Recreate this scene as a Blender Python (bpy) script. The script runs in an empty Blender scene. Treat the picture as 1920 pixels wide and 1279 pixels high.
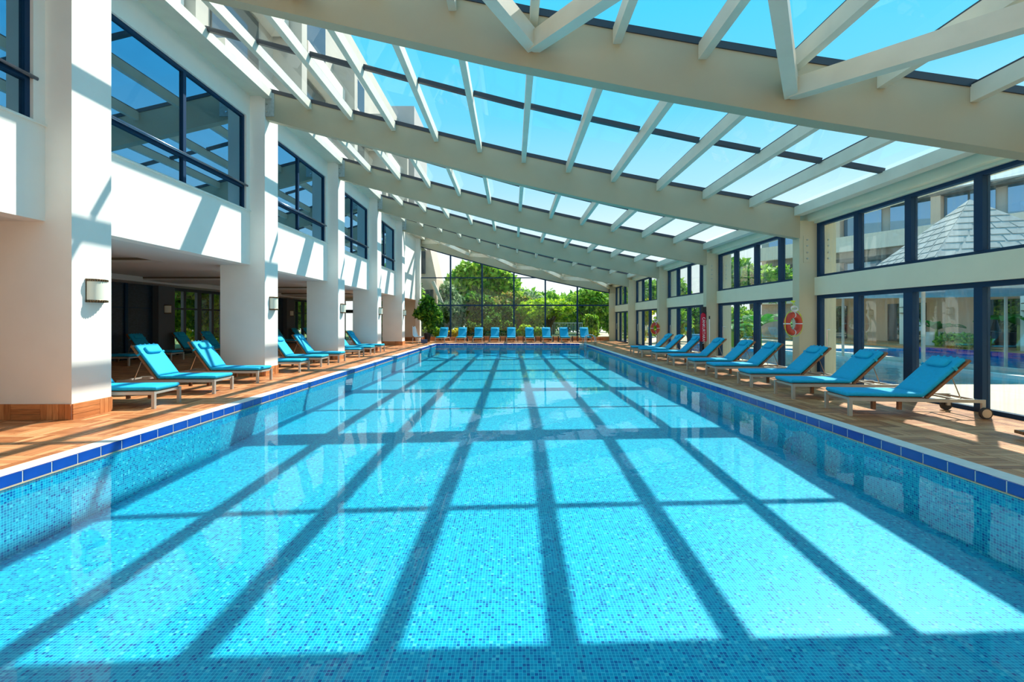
import bpy, bmesh, math, random
import numpy as np
from mathutils import Vector, Matrix

random.seed(7)
RS = np.random.RandomState(11)
scene = bpy.context.scene
C = scene.collection
PI = math.pi

# ------------------------------------------------------------------ camera
cam_d = bpy.data.cameras.new('camera')
cam_d.lens = 853.0 / 1920.0 * 36.0
cam_d.sensor_width = 36.0
cam_d.shift_y = -38.5 / 1920.0
cam_d.clip_start = 0.05
cam_d.clip_end = 500
cam = bpy.data.objects.new('camera', cam_d)
C.objects.link(cam)
cam.location = (0, 0, 1.5)
cam.rotation_euler = (PI / 2, 0, 0)
scene.camera = cam

# ------------------------------------------------------------------ world and sun
world = bpy.data.worlds.new('sky_world')
scene.world = world
world.use_nodes = True
wn = world.node_tree.nodes
wl = world.node_tree.links
wn.clear()
w_tc = wn.new('ShaderNodeTexCoord')
w_sep = wn.new('ShaderNodeSeparateXYZ')
w_ramp = wn.new('ShaderNodeValToRGB')
w_bg = wn.new('ShaderNodeBackground')
w_out = wn.new('ShaderNodeOutputWorld')
wl.new(w_tc.outputs['Generated'], w_sep.inputs[0])
wl.new(w_sep.outputs['Z'], w_ramp.inputs['Fac'])
wl.new(w_ramp.outputs['Color'], w_bg.inputs['Color'])
wl.new(w_bg.outputs[0], w_out.inputs['Surface'])
SKY = [(0.0, (0.93, 0.97, 0.96)), (0.16, (0.80, 0.93, 0.99)), (0.27, (0.38, 0.72, 0.93)),
       (0.40, (0.14, 0.60, 0.91)), (0.55, (0.07, 0.56, 0.93)), (1.0, (0.07, 0.45, 0.90))]
el = w_ramp.color_ramp.elements
el[0].position, el[0].color = SKY[0][0], (*SKY[0][1], 1)
el[1].position, el[1].color = SKY[-1][0], (*SKY[-1][1], 1)
for p, c in SKY[1:-1]:
    e = el.new(p)
    e.color = (*c, 1)
w_bg.inputs['Strength'].default_value = 1.0

sun_d = bpy.data.lights.new('sun', 'SUN')
sun_d.energy = 6.0
sun_d.angle = math.radians(0.6)
sun_d.color = (1.0, 0.955, 0.86)
sun = bpy.data.objects.new('sun', sun_d)
C.objects.link(sun)
sun.location = (20, 20, 30)
sun.rotation_euler = Vector((0.585, 0.59, 1.0)).to_track_quat('Z', 'Y').to_euler()

vs = scene.view_settings
vs.view_transform = 'Standard'
vs.look = 'None'
vs.exposure = 0.38
vs.gamma = 1.0
vs.use_curve_mapping = False
cy = scene.cycles
cy.max_bounces = 8
cy.diffuse_bounces = 6
cy.glossy_bounces = 3
cy.transmission_bounces = 4
cy.transparent_max_bounces = 24
cy.caustics_reflective = False
cy.caustics_refractive = False
cy.sample_clamp_indirect = 4.0

# ------------------------------------------------------------------ materials
def fresnel(n, l, ior):
    """Fresnel that reads the same from both sides of a thin sheet"""
    fr = n.new('ShaderNodeFresnel')
    g = n.new('ShaderNodeNewGeometry')
    mr = n.new('ShaderNodeMapRange')
    mr.inputs[3].default_value = ior
    mr.inputs[4].default_value = 1.0 / ior
    l.new(g.outputs['Backfacing'], mr.inputs[0])
    l.new(mr.outputs[0], fr.inputs['IOR'])
    return fr

def mat(name):
    m = bpy.data.materials.new(name)
    m.use_nodes = True
    nt = m.node_tree
    nt.nodes.clear()
    out = nt.nodes.new('ShaderNodeOutputMaterial')
    return m, nt.nodes, nt.links, out

def plain(name, col, rough=0.6, metal=0.0, noise=0.0, nscale=6.0, bump=0.0, spec=0.5, stretch=None):
    m, n, l, out = mat(name)
    b = n.new('ShaderNodeBsdfPrincipled')
    b.inputs['Base Color'].default_value = (*col, 1)
    b.inputs['Roughness'].default_value = rough
    b.inputs['Metallic'].default_value = metal
    b.inputs['Specular IOR Level'].default_value = spec
    l.new(b.outputs[0], out.inputs['Surface'])
    if noise or bump:
        tc = n.new('ShaderNodeTexCoord')
        src = tc.outputs['Object']
        if stretch:
            mp = n.new('ShaderNodeMapping')
            mp.inputs['Scale'].default_value = stretch
            l.new(src, mp.inputs['Vector'])
            src = mp.outputs[0]
        t = n.new('ShaderNodeTexNoise')
        t.inputs['Scale'].default_value = nscale
        t.inputs['Detail'].default_value = 5
        l.new(src, t.inputs['Vector'])
        if noise:
            r = n.new('ShaderNodeValToRGB')
            r.color_ramp.elements[0].position = 0.3
            r.color_ramp.elements[1].position = 0.7
            r.color_ramp.elements[0].color = (*[max(0, c * (1 - noise)) for c in col], 1)
            r.color_ramp.elements[1].color = (*[min(1, c * (1 + noise)) for c in col], 1)
            l.new(t.outputs['Fac'], r.inputs['Fac'])
            l.new(r.outputs[0], b.inputs['Base Color'])
        if bump:
            bp = n.new('ShaderNodeBump')
            bp.inputs['Strength'].default_value = bump
            bp.inputs['Distance'].default_value = 0.01
            l.new(t.outputs['Fac'], bp.inputs['Height'])
            l.new(bp.outputs[0], b.inputs['Normal'])
    return m

def thin_glass(name, tint=(0.94, 0.98, 0.97), refl=1.0, base=0.02, rough=0.0, dirt=0.0):
    m, n, l, out = mat(name)
    tr = n.new('ShaderNodeBsdfTransparent')
    tr.inputs['Color'].default_value = (*tint, 1)
    gl = n.new('ShaderNodeBsdfGlossy')
    gl.inputs['Roughness'].default_value = rough
    gl.inputs['Color'].default_value = (0.95, 0.98, 1, 1)
    fr = fresnel(n, l, 1.45)
    ml = n.new('ShaderNodeMath')
    ml.operation = 'MULTIPLY_ADD'
    ml.inputs[1].default_value = refl
    ml.inputs[2].default_value = base
    ml.use_clamp = True
    l.new(fr.outputs[0], ml.inputs[0])
    mx = n.new('ShaderNodeMixShader')
    l.new(ml.outputs[0], mx.inputs[0])
    l.new(tr.outputs[0], mx.inputs[1])
    l.new(gl.outputs[0], mx.inputs[2])
    last = mx
    if dirt:
        tc = n.new('ShaderNodeTexCoord')
        mp = n.new('ShaderNodeMapping')
        mp.inputs['Scale'].default_value = (9, 9, 0.5)
        nz = n.new('ShaderNodeTexNoise')
        nz.inputs['Scale'].default_value = 2.0
        nz.inputs['Detail'].default_value = 6
        rp = n.new('ShaderNodeMapRange')
        rp.inputs[1].default_value = 0.45
        rp.inputs[2].default_value = 0.8
        rp.inputs[3].default_value = 0.0
        rp.inputs[4].default_value = dirt
        df = n.new('ShaderNodeBsdfDiffuse')
        df.inputs['Color'].default_value = (0.8, 0.8, 0.76, 1)
        m2 = n.new('ShaderNodeMixShader')
        l.new(tc.outputs['Object'], mp.inputs[0])
        l.new(mp.outputs[0], nz.inputs['Vector'])
        l.new(nz.outputs['Fac'], rp.inputs[0])
        l.new(rp.outputs[0], m2.inputs[0])
        l.new(mx.outputs[0], m2.inputs[1])
        l.new(df.outputs[0], m2.inputs[2])
        last = m2
    l.new(last.outputs[0], out.inputs['Surface'])
    return m

def dark_glass(name, col=(0.02, 0.035, 0.045), amount=0.45, refl=(0.80, 0.92, 1)):
    m, n, l, out = mat(name)
    d = n.new('ShaderNodeBsdfDiffuse')
    d.inputs['Color'].default_value = (*col, 1)
    g = n.new('ShaderNodeBsdfGlossy')
    g.inputs['Roughness'].default_value = 0.015
    g.inputs['Color'].default_value = (*refl, 1)
    fr = fresnel(n, l, 1.5)
    ml = n.new('ShaderNodeMath')
    ml.operation = 'MULTIPLY_ADD'
    ml.inputs[1].default_value = 1.0
    ml.inputs[2].default_value = amount
    ml.use_clamp = True
    l.new(fr.outputs[0], ml.inputs[0])
    mx = n.new('ShaderNodeMixShader')
    l.new(ml.outputs[0], mx.inputs[0])
    l.new(d.outputs[0], mx.inputs[1])
    l.new(g.outputs[0], mx.inputs[2])
    l.new(mx.outputs[0], out.inputs['Surface'])
    return m

def ramp_mat(name, stops, scale, rough=0.5, stretch=(1, 1, 1), bump=0.0, detail=4, dist=0.0, coords='Object', spec=0.5,
             island=0.0, trans=0.0):
    m, n, l, out = mat(name)
    b = n.new('ShaderNodeBsdfPrincipled')
    b.inputs['Roughness'].default_value = rough
    b.inputs['Specular IOR Level'].default_value = spec
    tc = n.new('ShaderNodeTexCoord')
    mp = n.new('ShaderNodeMapping')
    mp.inputs['Scale'].default_value = stretch
    t = n.new('ShaderNodeTexNoise')
    t.inputs['Scale'].default_value = scale
    t.inputs['Detail'].default_value = detail
    t.inputs['Distortion'].default_value = dist
    r = n.new('ShaderNodeValToRGB')
    while len(r.color_ramp.elements) < len(stops):
        r.color_ramp.elements.new(0.5)
    for e_, (p, c) in zip(r.color_ramp.elements, stops):
        e_.position = p
        e_.color = (*c, 1)
    l.new(tc.outputs[coords], mp.inputs[0])
    l.new(mp.outputs[0], t.inputs['Vector'])
    fac = t.outputs['Fac']
    if island:
        g = n.new('ShaderNodeNewGeometry')
        mx = n.new('ShaderNodeMix')
        mx.inputs[0].default_value = island
        l.new(fac, mx.inputs[2])
        l.new(g.outputs['Random Per Island'], mx.inputs[3])
        fac = mx.outputs[0]
    l.new(fac, r.inputs['Fac'])
    l.new(r.outputs[0], b.inputs['Base Color'])
    if bump:
        bp = n.new('ShaderNodeBump')
        bp.inputs['Strength'].default_value = bump
        bp.inputs['Distance'].default_value = 0.01
        l.new(t.outputs['Fac'], bp.inputs['Height'])
        l.new(bp.outputs[0], b.inputs['Normal'])
    if trans:
        tl = n.new('ShaderNodeBsdfTranslucent')
        l.new(r.outputs[0], tl.inputs['Color'])
        ms = n.new('ShaderNodeMixShader')
        ms.inputs[0].default_value = trans
        l.new(b.outputs[0], ms.inputs[1])
        l.new(tl.outputs[0], ms.inputs[2])
        l.new(ms.outputs[0], out.inputs['Surface'])
    else:
        l.new(b.outputs[0], out.inputs['Surface'])
    return m

def wood(name, a, b_, c, along='y', objrand=0.35, rough=0.42):
    """wood with grain along an axis; colour shifts per object / per piece"""
    m, n, l, out = mat(name)
    b = n.new('ShaderNodeBsdfPrincipled')
    b.inputs['Roughness'].default_value = rough
    tc = n.new('ShaderNodeTexCoord')
    mp = n.new('ShaderNodeMapping')
    mp.inputs['Scale'].default_value = {'y': (14, 1.6, 14), 'x': (1.6, 14, 14), 'z': (14, 14, 1.6)}[along]
    t = n.new('ShaderNodeTexNoise')
    t.inputs['Scale'].default_value = 2.4
    t.inputs['Detail'].default_value = 6
    t.inputs['Distortion'].default_value = 0.6
    g = n.new('ShaderNodeNewGeometry')
    oi = n.new('ShaderNodeObjectInfo')
    ad = n.new('ShaderNodeMath')
    ad.operation = 'ADD'
    fr = n.new('ShaderNodeMath')
    fr.operation = 'FRACT'
    l.new(g.outputs['Random Per Island'], ad.inputs[0])
    l.new(oi.outputs['Random'], ad.inputs[1])
    l.new(ad.outputs[0], fr.inputs[0])
    mx = n.new('ShaderNodeMix')
    mx.inputs[0].default_value = objrand
    r = n.new('ShaderNodeValToRGB')
    r.color_ramp.elements.new(0.5)
    for e_, (p, cc) in zip(r.color_ramp.elements, ((0.25, a), (0.5, b_), (0.75, c))):
        e_.position = p
        e_.color = (*cc, 1)
    l.new(tc.outputs['Object'], mp.inputs[0])
    l.new(mp.outputs[0], t.inputs['Vector'])
    l.new(t.outputs['Fac'], mx.inputs[2])
    l.new(fr.outputs[0], mx.inputs[3])
    l.new(mx.outputs[0], r.inputs['Fac'])
    l.new(r.outputs[0], b.inputs['Base Color'])
    l.new(b.outputs[0], out.inputs['Surface'])
    return m

def mosaic(name, size, stops, grout, gw=0.07, bump=0.0, big=None):
    m, n, l, out = mat(name)
    b = n.new('ShaderNodeBsdfPrincipled')
    b.inputs['Roughness'].default_value = 0.35
    tc = n.new('ShaderNodeTexCoord')
    mp = n.new('ShaderNodeVectorMath')
    mp.operation = 'SCALE'
    mp.inputs['Scale'].default_value = 1.0 / size
    off = n.new('ShaderNodeVectorMath')
    off.operation = 'ADD'
    off.inputs[1].default_value = (0.37, 0.37, 0.37)
    fl = n.new('ShaderNodeVectorMath')
    fl.operation = 'FLOOR'
    frc = n.new('ShaderNodeVectorMath')
    frc.operation = 'FRACTION'
    wnz = n.new('ShaderNodeTexWhiteNoise')
    wnz.noise_dimensions = '3D'
    l.new(tc.outputs['Object'], mp.inputs[0])
    l.new(mp.outputs[0], off.inputs[0])
    l.new(off.outputs[0], fl.inputs[0])
    l.new(off.outputs[0], frc.inputs[0])
    l.new(fl.outputs[0], wnz.inputs['Vector'])
    r = n.new('ShaderNodeValToRGB')
    r.color_ramp.interpolation = 'CONSTANT'
    while len(r.color_ramp.elements) < len(stops):
        r.color_ramp.elements.new(0.5)
    for e_, (p, c) in zip(r.color_ramp.elements, stops):
        e_.position = p
        e_.color = (*c, 1)
    l.new(wnz.outputs['Value'], r.inputs['Fac'])
    sx = n.new('ShaderNodeSeparateXYZ')
    l.new(frc.outputs[0], sx.inputs[0])
    geo = n.new('ShaderNodeNewGeometry')
    sn = n.new('ShaderNodeSeparateXYZ')
    l.new(geo.outputs['Normal'], sn.inputs[0])
    tot = None
    for i, ax in enumerate('XYZ'):
        c1 = n.new('ShaderNodeMath')
        c1.operation = 'LESS_THAN'
        c1.inputs[1].default_value = gw * 2
        l.new(sx.outputs[ax], c1.inputs[0])
        ab = n.new('ShaderNodeMath')
        ab.operation = 'ABSOLUTE'
        l.new(sn.outputs[ax], ab.inputs[0])
        c2 = n.new('ShaderNodeMath')
        c2.operation = 'LESS_THAN'
        c2.inputs[1].default_value = 0.7
        l.new(ab.outputs[0], c2.inputs[0])
        mu = n.new('ShaderNodeMath')
        mu.operation = 'MULTIPLY'
        l.new(c1.outputs[0], mu.inputs[0])
        l.new(c2.outputs[0], mu.inputs[1])
        if tot is None:
            tot = mu
        else:
            mm = n.new('ShaderNodeMath')
            mm.operation = 'MAXIMUM'
            l.new(tot.outputs[0], mm.inputs[0])
            l.new(mu.outputs[0], mm.inputs[1])
            tot = mm
    mx = n.new('ShaderNodeMix')
    mx.data_type = 'RGBA'
    l.new(tot.outputs[0], mx.inputs[0])
    l.new(r.outputs[0], mx.inputs[6])
    mx.inputs[7].default_value = (*grout, 1)
    l.new(mx.outputs[2], b.inputs['Base Color'])
    l.new(b.outputs[0], out.inputs['Surface'])
    return m

def water_mat(name, tint, refl, base, s1=1.2, s2=7.0, strength=0.06):
    m, n, l, out = mat(name)
    tr = n.new('ShaderNodeBsdfTransparent')
    tr.inputs['Color'].default_value = (*tint, 1)
    gl = n.new('ShaderNodeBsdfGlossy')
    gl.inputs['Roughness'].default_value = 0.012
    tc = n.new('ShaderNodeTexCoord')
    a = n.new('ShaderNodeTexNoise')
    a.inputs['Scale'].default_value = s1
    a.inputs['Detail'].default_value = 2
    c = n.new('ShaderNodeTexNoise')
    c.inputs['Scale'].default_value = s2
    c.inputs['Detail'].default_value = 2
    l.new(tc.outputs['Object'], a.inputs['Vector'])
    l.new(tc.outputs['Object'], c.inputs['Vector'])
    ad = n.new('ShaderNodeMath')
    ad.operation = 'MULTIPLY_ADD'
    ad.inputs[1].default_value = 0.12
    l.new(c.outputs['Fac'], ad.inputs[0])
    l.new(a.outputs['Fac'], ad.inputs[2])
    bp = n.new('ShaderNodeBump')
    bp.inputs['Strength'].default_value = strength
    bp.inputs['Distance'].default_value = 0.1
    l.new(ad.outputs[0], bp.inputs['Height'])
    l.new(bp.outputs[0], gl.inputs['Normal'])
    fr = fresnel(n, l, 1.33)
    l.new(bp.outputs[0], fr.inputs['Normal'])
    ml = n.new('ShaderNodeMath')
    ml.operation = 'MULTIPLY_ADD'
    ml.inputs[1].default_value = refl
    ml.inputs[2].default_value = base
    ml.use_clamp = True
    l.new(fr.outputs[0], ml.inputs[0])
    mx = n.new('ShaderNodeMixShader')
    l.new(ml.outputs[0], mx.inputs[0])
    l.new(tr.outputs[0], mx.inputs[1])
    l.new(gl.outputs[0], mx.inputs[2])
    l.new(mx.outputs[0], out.inputs['Surface'])
    return m

M = {}
M['white'] = plain('white_plaster', (0.86, 0.83, 0.76), 0.8, noise=0.03, nscale=1.5)
M['pale'] = plain('pale_green_grey_paint', (0.78, 0.76, 0.58), 0.6, noise=0.03, nscale=2)
M['beam'] = plain('khaki_beam_paint', (0.42, 0.37, 0.245), 0.55, noise=0.04, nscale=1.2)
M['pier'] = plain('pale_yellow_pier_paint', (0.60, 0.54, 0.37), 0.55, noise=0.04, nscale=1.2)
M['purlin'] = plain('cream_rafter_paint', (0.70, 0.66, 0.53), 0.5, noise=0.05, nscale=3)
M['navy'] = plain('navy_aluminium', (0.004, 0.035, 0.09), 0.5, spec=0.25)
M['charcoal'] = plain('charcoal_aluminium', (0.03, 0.045, 0.06), 0.4)
M['roofbar'] = plain('dark_roof_bar', (0.03, 0.035, 0.045), 0.4)
M['roofglass'] = thin_glass('roof_glass', (0.95, 0.99, 1.0), 0.5, 0.0)
M['glass'] = thin_glass('window_glass', (0.93, 0.97, 0.95), 0.8, 0.02, dirt=0.12)
M['farglass'] = thin_glass('clear_window_glass', (0.95, 0.98, 0.96), 0.7, 0.01)
M['leftglass'] = dark_glass('reflecting_glass', (0.02, 0.04, 0.05), 0.62, (0.26, 0.52, 0.72))
M['loungeglass'] = dark_glass('lounge_dark_glass', (0.012, 0.02, 0.035), 0.10)
M['skyglass'] = dark_glass('hotel_window_glass', (0.02, 0.10, 0.20), 0.5, (0.30, 0.55, 0.85))
M['railmetal'] = plain('dark_polished_rail', (0.20, 0.24, 0.32), 0.2, metal=0.9)
M['upperglass'] = dark_glass('upper_storey_glass', (0.10, 0.10, 0.09), 0.12, (0.5, 0.6, 0.7))
M['sill'] = plain('sill_stone', (0.82, 0.80, 0.72), 0.5)
M['steel'] = plain('brushed_steel', (0.62, 0.62, 0.60), 0.25, metal=1.0)
M['galv'] = plain('galvanised_plate', (0.42, 0.45, 0.42), 0.5, metal=0.3, noise=0.15, nscale=12)
M['frame'] = plain('champagne_metal', (0.48, 0.46, 0.41), 0.42, metal=0.35)
M['fabric'] = plain('turquoise_fabric', (0.0, 0.42, 0.70), 0.75, noise=0.06, nscale=25, bump=0.25)
M['fabric2'] = plain('turquoise_pillow_fabric', (0.0, 0.45, 0.72), 0.75, noise=0.05, nscale=20, bump=0.2)
M['teak'] = wood('teak_lounger_wood', (0.16, 0.06, 0.025), (0.28, 0.12, 0.05), (0.40, 0.19, 0.09), 'x', 0.2)
M['deck_y'] = wood('deck_wood_along', (0.36, 0.115, 0.035), (0.60, 0.235, 0.085), (0.78, 0.37, 0.16), 'y', 0.45)
M['deck_x'] = wood('deck_wood_across', (0.36, 0.115, 0.035), (0.60, 0.235, 0.085), (0.78, 0.37, 0.16), 'x', 0.45)
M['base_h'] = wood('kerb_wood', (0.36, 0.12, 0.035), (0.56, 0.21, 0.07), (0.72, 0.32, 0.12), 'y', 0.35)
M['base_x'] = wood('kerb_wood_across', (0.36, 0.12, 0.035), (0.56, 0.21, 0.07), (0.72, 0.32, 0.12), 'x', 0.35)
M['base_v'] = wood('kerb_wood_upright', (0.36, 0.12, 0.035), (0.56, 0.21, 0.07), (0.72, 0.32, 0.12), 'z', 0.35)
M['grout'] = plain('deck_joint', (0.16, 0.07, 0.035), 0.8)
M['coping'] = plain('white_coping_stone', (0.78, 0.76, 0.68), 0.6, noise=0.05, nscale=10)
M['cobalt'] = plain('cobalt_glazed_tile', (0.004, 0.05, 0.32), 0.12, noise=0.25, nscale=3)
M['whitegrout'] = plain('white_grout', (0.75, 0.72, 0.66), 0.7)
M['ledge'] = plain('beige_waterline_ledge', (0.55, 0.42, 0.26), 0.6)
M['mosaic'] = mosaic('turquoise_mosaic', 0.0262,
                     [(0.0, (0.0, 0.09, 0.31)), (0.08, (0.0, 0.19, 0.41)), (0.26, (0.0, 0.285, 0.47)),
                      (0.52, (0.0, 0.345, 0.52)), (0.82, (0.0, 0.405, 0.57)), (0.96, (0.12, 0.55, 0.64))],
                     (0.12, 0.65, 0.71), 0.065)
M['water'] = water_mat('pool_water', (0.72, 0.985, 1.0), 0.66, 0.0, strength=0.035)
M['water2'] = water_mat('outdoor_water', (0.6, 0.95, 1.0), 0.8, 0.02, 2.0, 9.0, 0.25)
M['pool2'] = plain('outdoor_pool_lining', (0.02, 0.36, 0.60), 0.5, noise=0.15, nscale=1.5)
M['paving'] = plain('cream_paving', (0.60, 0.48, 0.33), 0.7, noise=0.05, nscale=2)
M['tan'] = plain('tan_render', (0.72, 0.54, 0.41), 0.85, noise=0.05, nscale=1)
M['cream'] = plain('cream_render', (0.78, 0.71, 0.60), 0.85, noise=0.04, nscale=1)
M['upperwall'] = plain('beige_upper_render', (0.52, 0.48, 0.40), 0.85, noise=0.05, nscale=1)
M['greyrender'] = plain('grey_render', (0.46, 0.43, 0.40), 0.85, noise=0.05, nscale=1)
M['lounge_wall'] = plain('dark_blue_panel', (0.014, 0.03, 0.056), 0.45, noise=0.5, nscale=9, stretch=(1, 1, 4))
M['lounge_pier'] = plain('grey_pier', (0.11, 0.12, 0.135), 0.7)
M['ceil'] = plain('ceiling_plaster', (0.70, 0.70, 0.66), 0.8)
M['brownfascia'] = plain('brown_fascia', (0.18, 0.14, 0.09), 0.7)
M['shade'] = plain('frosted_shade', (0.78, 0.76, 0.62), 0.35)
M['bronze'] = plain('bronze_trim', (0.16, 0.10, 0.05), 0.4, metal=0.7)
M['orange'] = plain('orange_buoy', (0.62, 0.06, 0.025), 0.5, noise=0.1, nscale=8)
M['whiteplastic'] = plain('white_plastic', (0.85, 0.86, 0.88), 0.35)
M['rope'] = plain('yellow_rope', (0.70, 0.75, 0.04), 0.7)
M['red'] = plain('red_cloth', (0.62, 0.0, 0.025), 0.7)
M['black'] = plain('black_plastic', (0.012, 0.012, 0.014), 0.45)
M['tire'] = plain('black_rubber', (0.03, 0.03, 0.03), 0.7)
M['hub'] = plain('beige_wheel_disc', (0.50, 0.42, 0.30), 0.5)
M['darkblue'] = plain('dark_blue_box', (0.03, 0.07, 0.18), 0.5)
M['bark'] = plain('bark', (0.15, 0.10, 0.065), 0.9, noise=0.35, nscale=8, bump=0.6)
M['barkgrey'] = plain('grey_bark', (0.26, 0.24, 0.22), 0.9, noise=0.3, nscale=6, bump=0.4)
M['soil'] = plain('garden_soil', (0.14, 0.20, 0.05), 0.95, noise=0.4, nscale=3)
M['fence'] = plain('white_fence_paint', (0.8, 0.8, 0.78), 0.5)
M['shingle'] = plain('white_shingle', (0.40, 0.395, 0.37), 0.7, noise=0.15, nscale=5)
M['shingle2'] = plain('shingle_grid', (0.44, 0.435, 0.41), 0.7)
M['umb'] = plain('blue_parasol', (0.02, 0.22, 0.42), 0.8)
def leafmat(name, a, b_, c):
    return ramp_mat(name, ((0.25, a), (0.5, b_), (0.78, c)), 0.55, rough=0.55, detail=3, island=0.55, trans=0.45, spec=0.3)
M['leaf_dark'] = leafmat('dark_leaves', (0.012, 0.08, 0.012), (0.08, 0.28, 0.025), (0.34, 0.58, 0.06))
M['leaf_mid'] = leafmat('mid_leaves', (0.06, 0.20, 0.015), (0.25, 0.52, 0.035), (0.62, 0.80, 0.10))
M['leaf_lime'] = leafmat('lime_leaves', (0.20, 0.38, 0.01), (0.46, 0.70, 0.02), (0.78, 0.88, 0.06))
M['leaf_blue'] = leafmat('bluish_leaves', (0.10, 0.20, 0.08), (0.26, 0.40, 0.18), (0.55, 0.66, 0.36))
M['leaf_yellow'] = leafmat('yellow_leaves', (0.40, 0.40, 0.01), (0.80, 0.70, 0.02), (0.95, 0.85, 0.05))
M['leaf_red'] = leafmat('reddish_leaves', (0.08, 0.20, 0.03), (0.26, 0.40, 0.05), (0.62, 0.36, 0.10))
M['leaf_ficus'] = leafmat('ficus_leaves', (0.012, 0.08, 0.012), (0.07, 0.28, 0.02), (0.38, 0.60, 0.05))
M['banana'] = leafmat('banana_leaves', (0.01, 0.10, 0.02), (0.04, 0.24, 0.03), (0.15, 0.45, 0.05))
M['scratch'] = plain('dark_terrace', (0.08, 0.07, 0.06), 0.6)

# ------------------------------------------------------------------ mesh helpers
class MB:
    def __init__(s):
        s.v = []
        s.f = []
    def add(s, verts, faces):
        o = len(s.v)
        s.v.extend([tuple(p) for p in verts])
        s.f.extend([tuple(i + o for i in f) for f in faces])
        return s
    def box(s, x0, y0, z0, x1, y1, z1, mtx=None):
        vs_ = [(x0, y0, z0), (x1, y0, z0), (x1, y1, z0), (x0, y1, z0), (x0, y0, z1), (x1, y0, z1), (x1, y1, z1), (x0, y1, z1)]
        if mtx is not None:
            vs_ = [tuple(mtx @ Vector(p)) for p in vs_]
        return s.add(vs_, [(0, 3, 2, 1), (4, 5, 6, 7), (0, 1, 5, 4), (1, 2, 6, 5), (2, 3, 7, 6), (3, 0, 4, 7)])
    def prism(s, a, b, w, h, up=(0, 0, 1)):
        """bar from a to b, width w (horizontal) and height h, centred"""
        a, b = Vector(a), Vector(b)
        d = (b - a).normalized()
        side = d.cross(Vector(up))
        if side.length < 1e-5:
            side = Vector((1, 0, 0))
        side.normalize()
        u = side.cross(d).normalized()
        ps = []
        for p in (a, b):
            for sx, sz in ((-1, -1), (1, -1), (1, 1), (-1, 1)):
                ps.append(p + side * (sx * w / 2) + u * (sz * h / 2))
        return s.add(ps, [(0, 1, 2, 3), (7, 6, 5, 4), (0, 4, 5, 1), (1, 5, 6, 2), (2, 6, 7, 3), (3, 7, 4, 0)])
    def tube(s, pts, r, n=8, closed=False):
        pts = [Vector(p) for p in pts]
        k = len(pts)
        rings = []
        prev = None
        for i, p in enumerate(pts):
            if closed:
                d = pts[(i + 1) % k] - pts[i - 1]
            else:
                d = pts[min(i + 1, k - 1)] - pts[max(i - 1, 0)]
            d.normalize()
            if prev is None:
                up = Vector((0, 0, 1)) if abs(d.z) < 0.9 else Vector((1, 0, 0))
                a = d.cross(up).normalized()
            else:
                a = (prev - d * prev.dot(d)).normalized()
            prev = a
            b = d.cross(a)
            rr = r[i] if isinstance(r, (list, tuple)) else r
            rings.append([p + a * (rr * math.cos(2 * PI * j / n)) + b * (rr * math.sin(2 * PI * j / n)) for j in range(n)])
        vs_ = [q for ring in rings for q in ring]
        fs = []
        for i in range(k if closed else k - 1):
            i2 = (i + 1) % k
            for j in range(n):
                fs.append((i * n + j, i * n + (j + 1) % n, i2 * n + (j + 1) % n, i2 * n + j))
        if not closed:
            fs.append(tuple(range(n))[::-1])
            fs.append(tuple((k - 1) * n + j for j in range(n)))
        return s.add(vs_, fs)
    def disc_cyl(s, c, axis, r, h, n=24):
        c, axis = Vector(c), Vector(axis).normalized()
        return s.tube([c - axis * h / 2, c + axis * h / 2], r, n)
    def build(s, name, m, parent=None, smooth=False, kind=None, bevel=0.0, loc=None, auto=None):
        me = bpy.data.meshes.new(name)
        me.from_pydata(s.v, [], s.f)
        me.materials.append(M[m] if isinstance(m, str) else m)
        if smooth:
            me.polygons.foreach_set('use_smooth', [True] * len(me.polygons))
            if auto:
                me.set_sharp_from_angle(angle=math.radians(auto))
        o = bpy.data.objects.new(name, me)
        C.objects.link(o)
        if parent is not None:
            o.parent = parent
        if kind:
            o['kind'] = kind
        if loc is not None:
            o.location = loc
        if bevel:
            bv = o.modifiers.new('bevel', 'BEVEL')
            bv.width = bevel
            bv.segments = 2
            bv.limit_method = 'ANGLE'
        return o

def inst(me, name, loc=(0, 0, 0), rot=(0, 0, 0), parent=None, scale=(1, 1, 1)):
    o = bpy.data.objects.new(name, me)
    C.objects.link(o)
    o.location = loc
    o.rotation_euler = rot
    o.scale = scale
    if parent is not None:
        o.parent = parent
    return o

def tag(o, label, cat, group=None, kind=None):
    o['label'] = label
    o['category'] = cat
    if group:
        o['group'] = group
    if kind:
        o['kind'] = kind
    return o

def thing(name, label, cat, loc=(0, 0, 0), rz=0.0, group=None):
    o = bpy.data.objects.new(name, None)
    C.objects.link(o)
    o.location = loc
    o.rotation_euler = (0, 0, rz)
    o.empty_display_size = 0.2
    return tag(o, label, cat, group)

def empty_structure(name):
    o = bpy.data.objects.new(name, None)
    C.objects.link(o)
    o['kind'] = 'structure'
    return o

def copy_tree(o, parent=None):
    c = o.copy()
    C.objects.link(c)
    if parent is not None:
        c.parent = parent
    for ch in o.children:
        copy_tree(ch, c)
    return c

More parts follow.
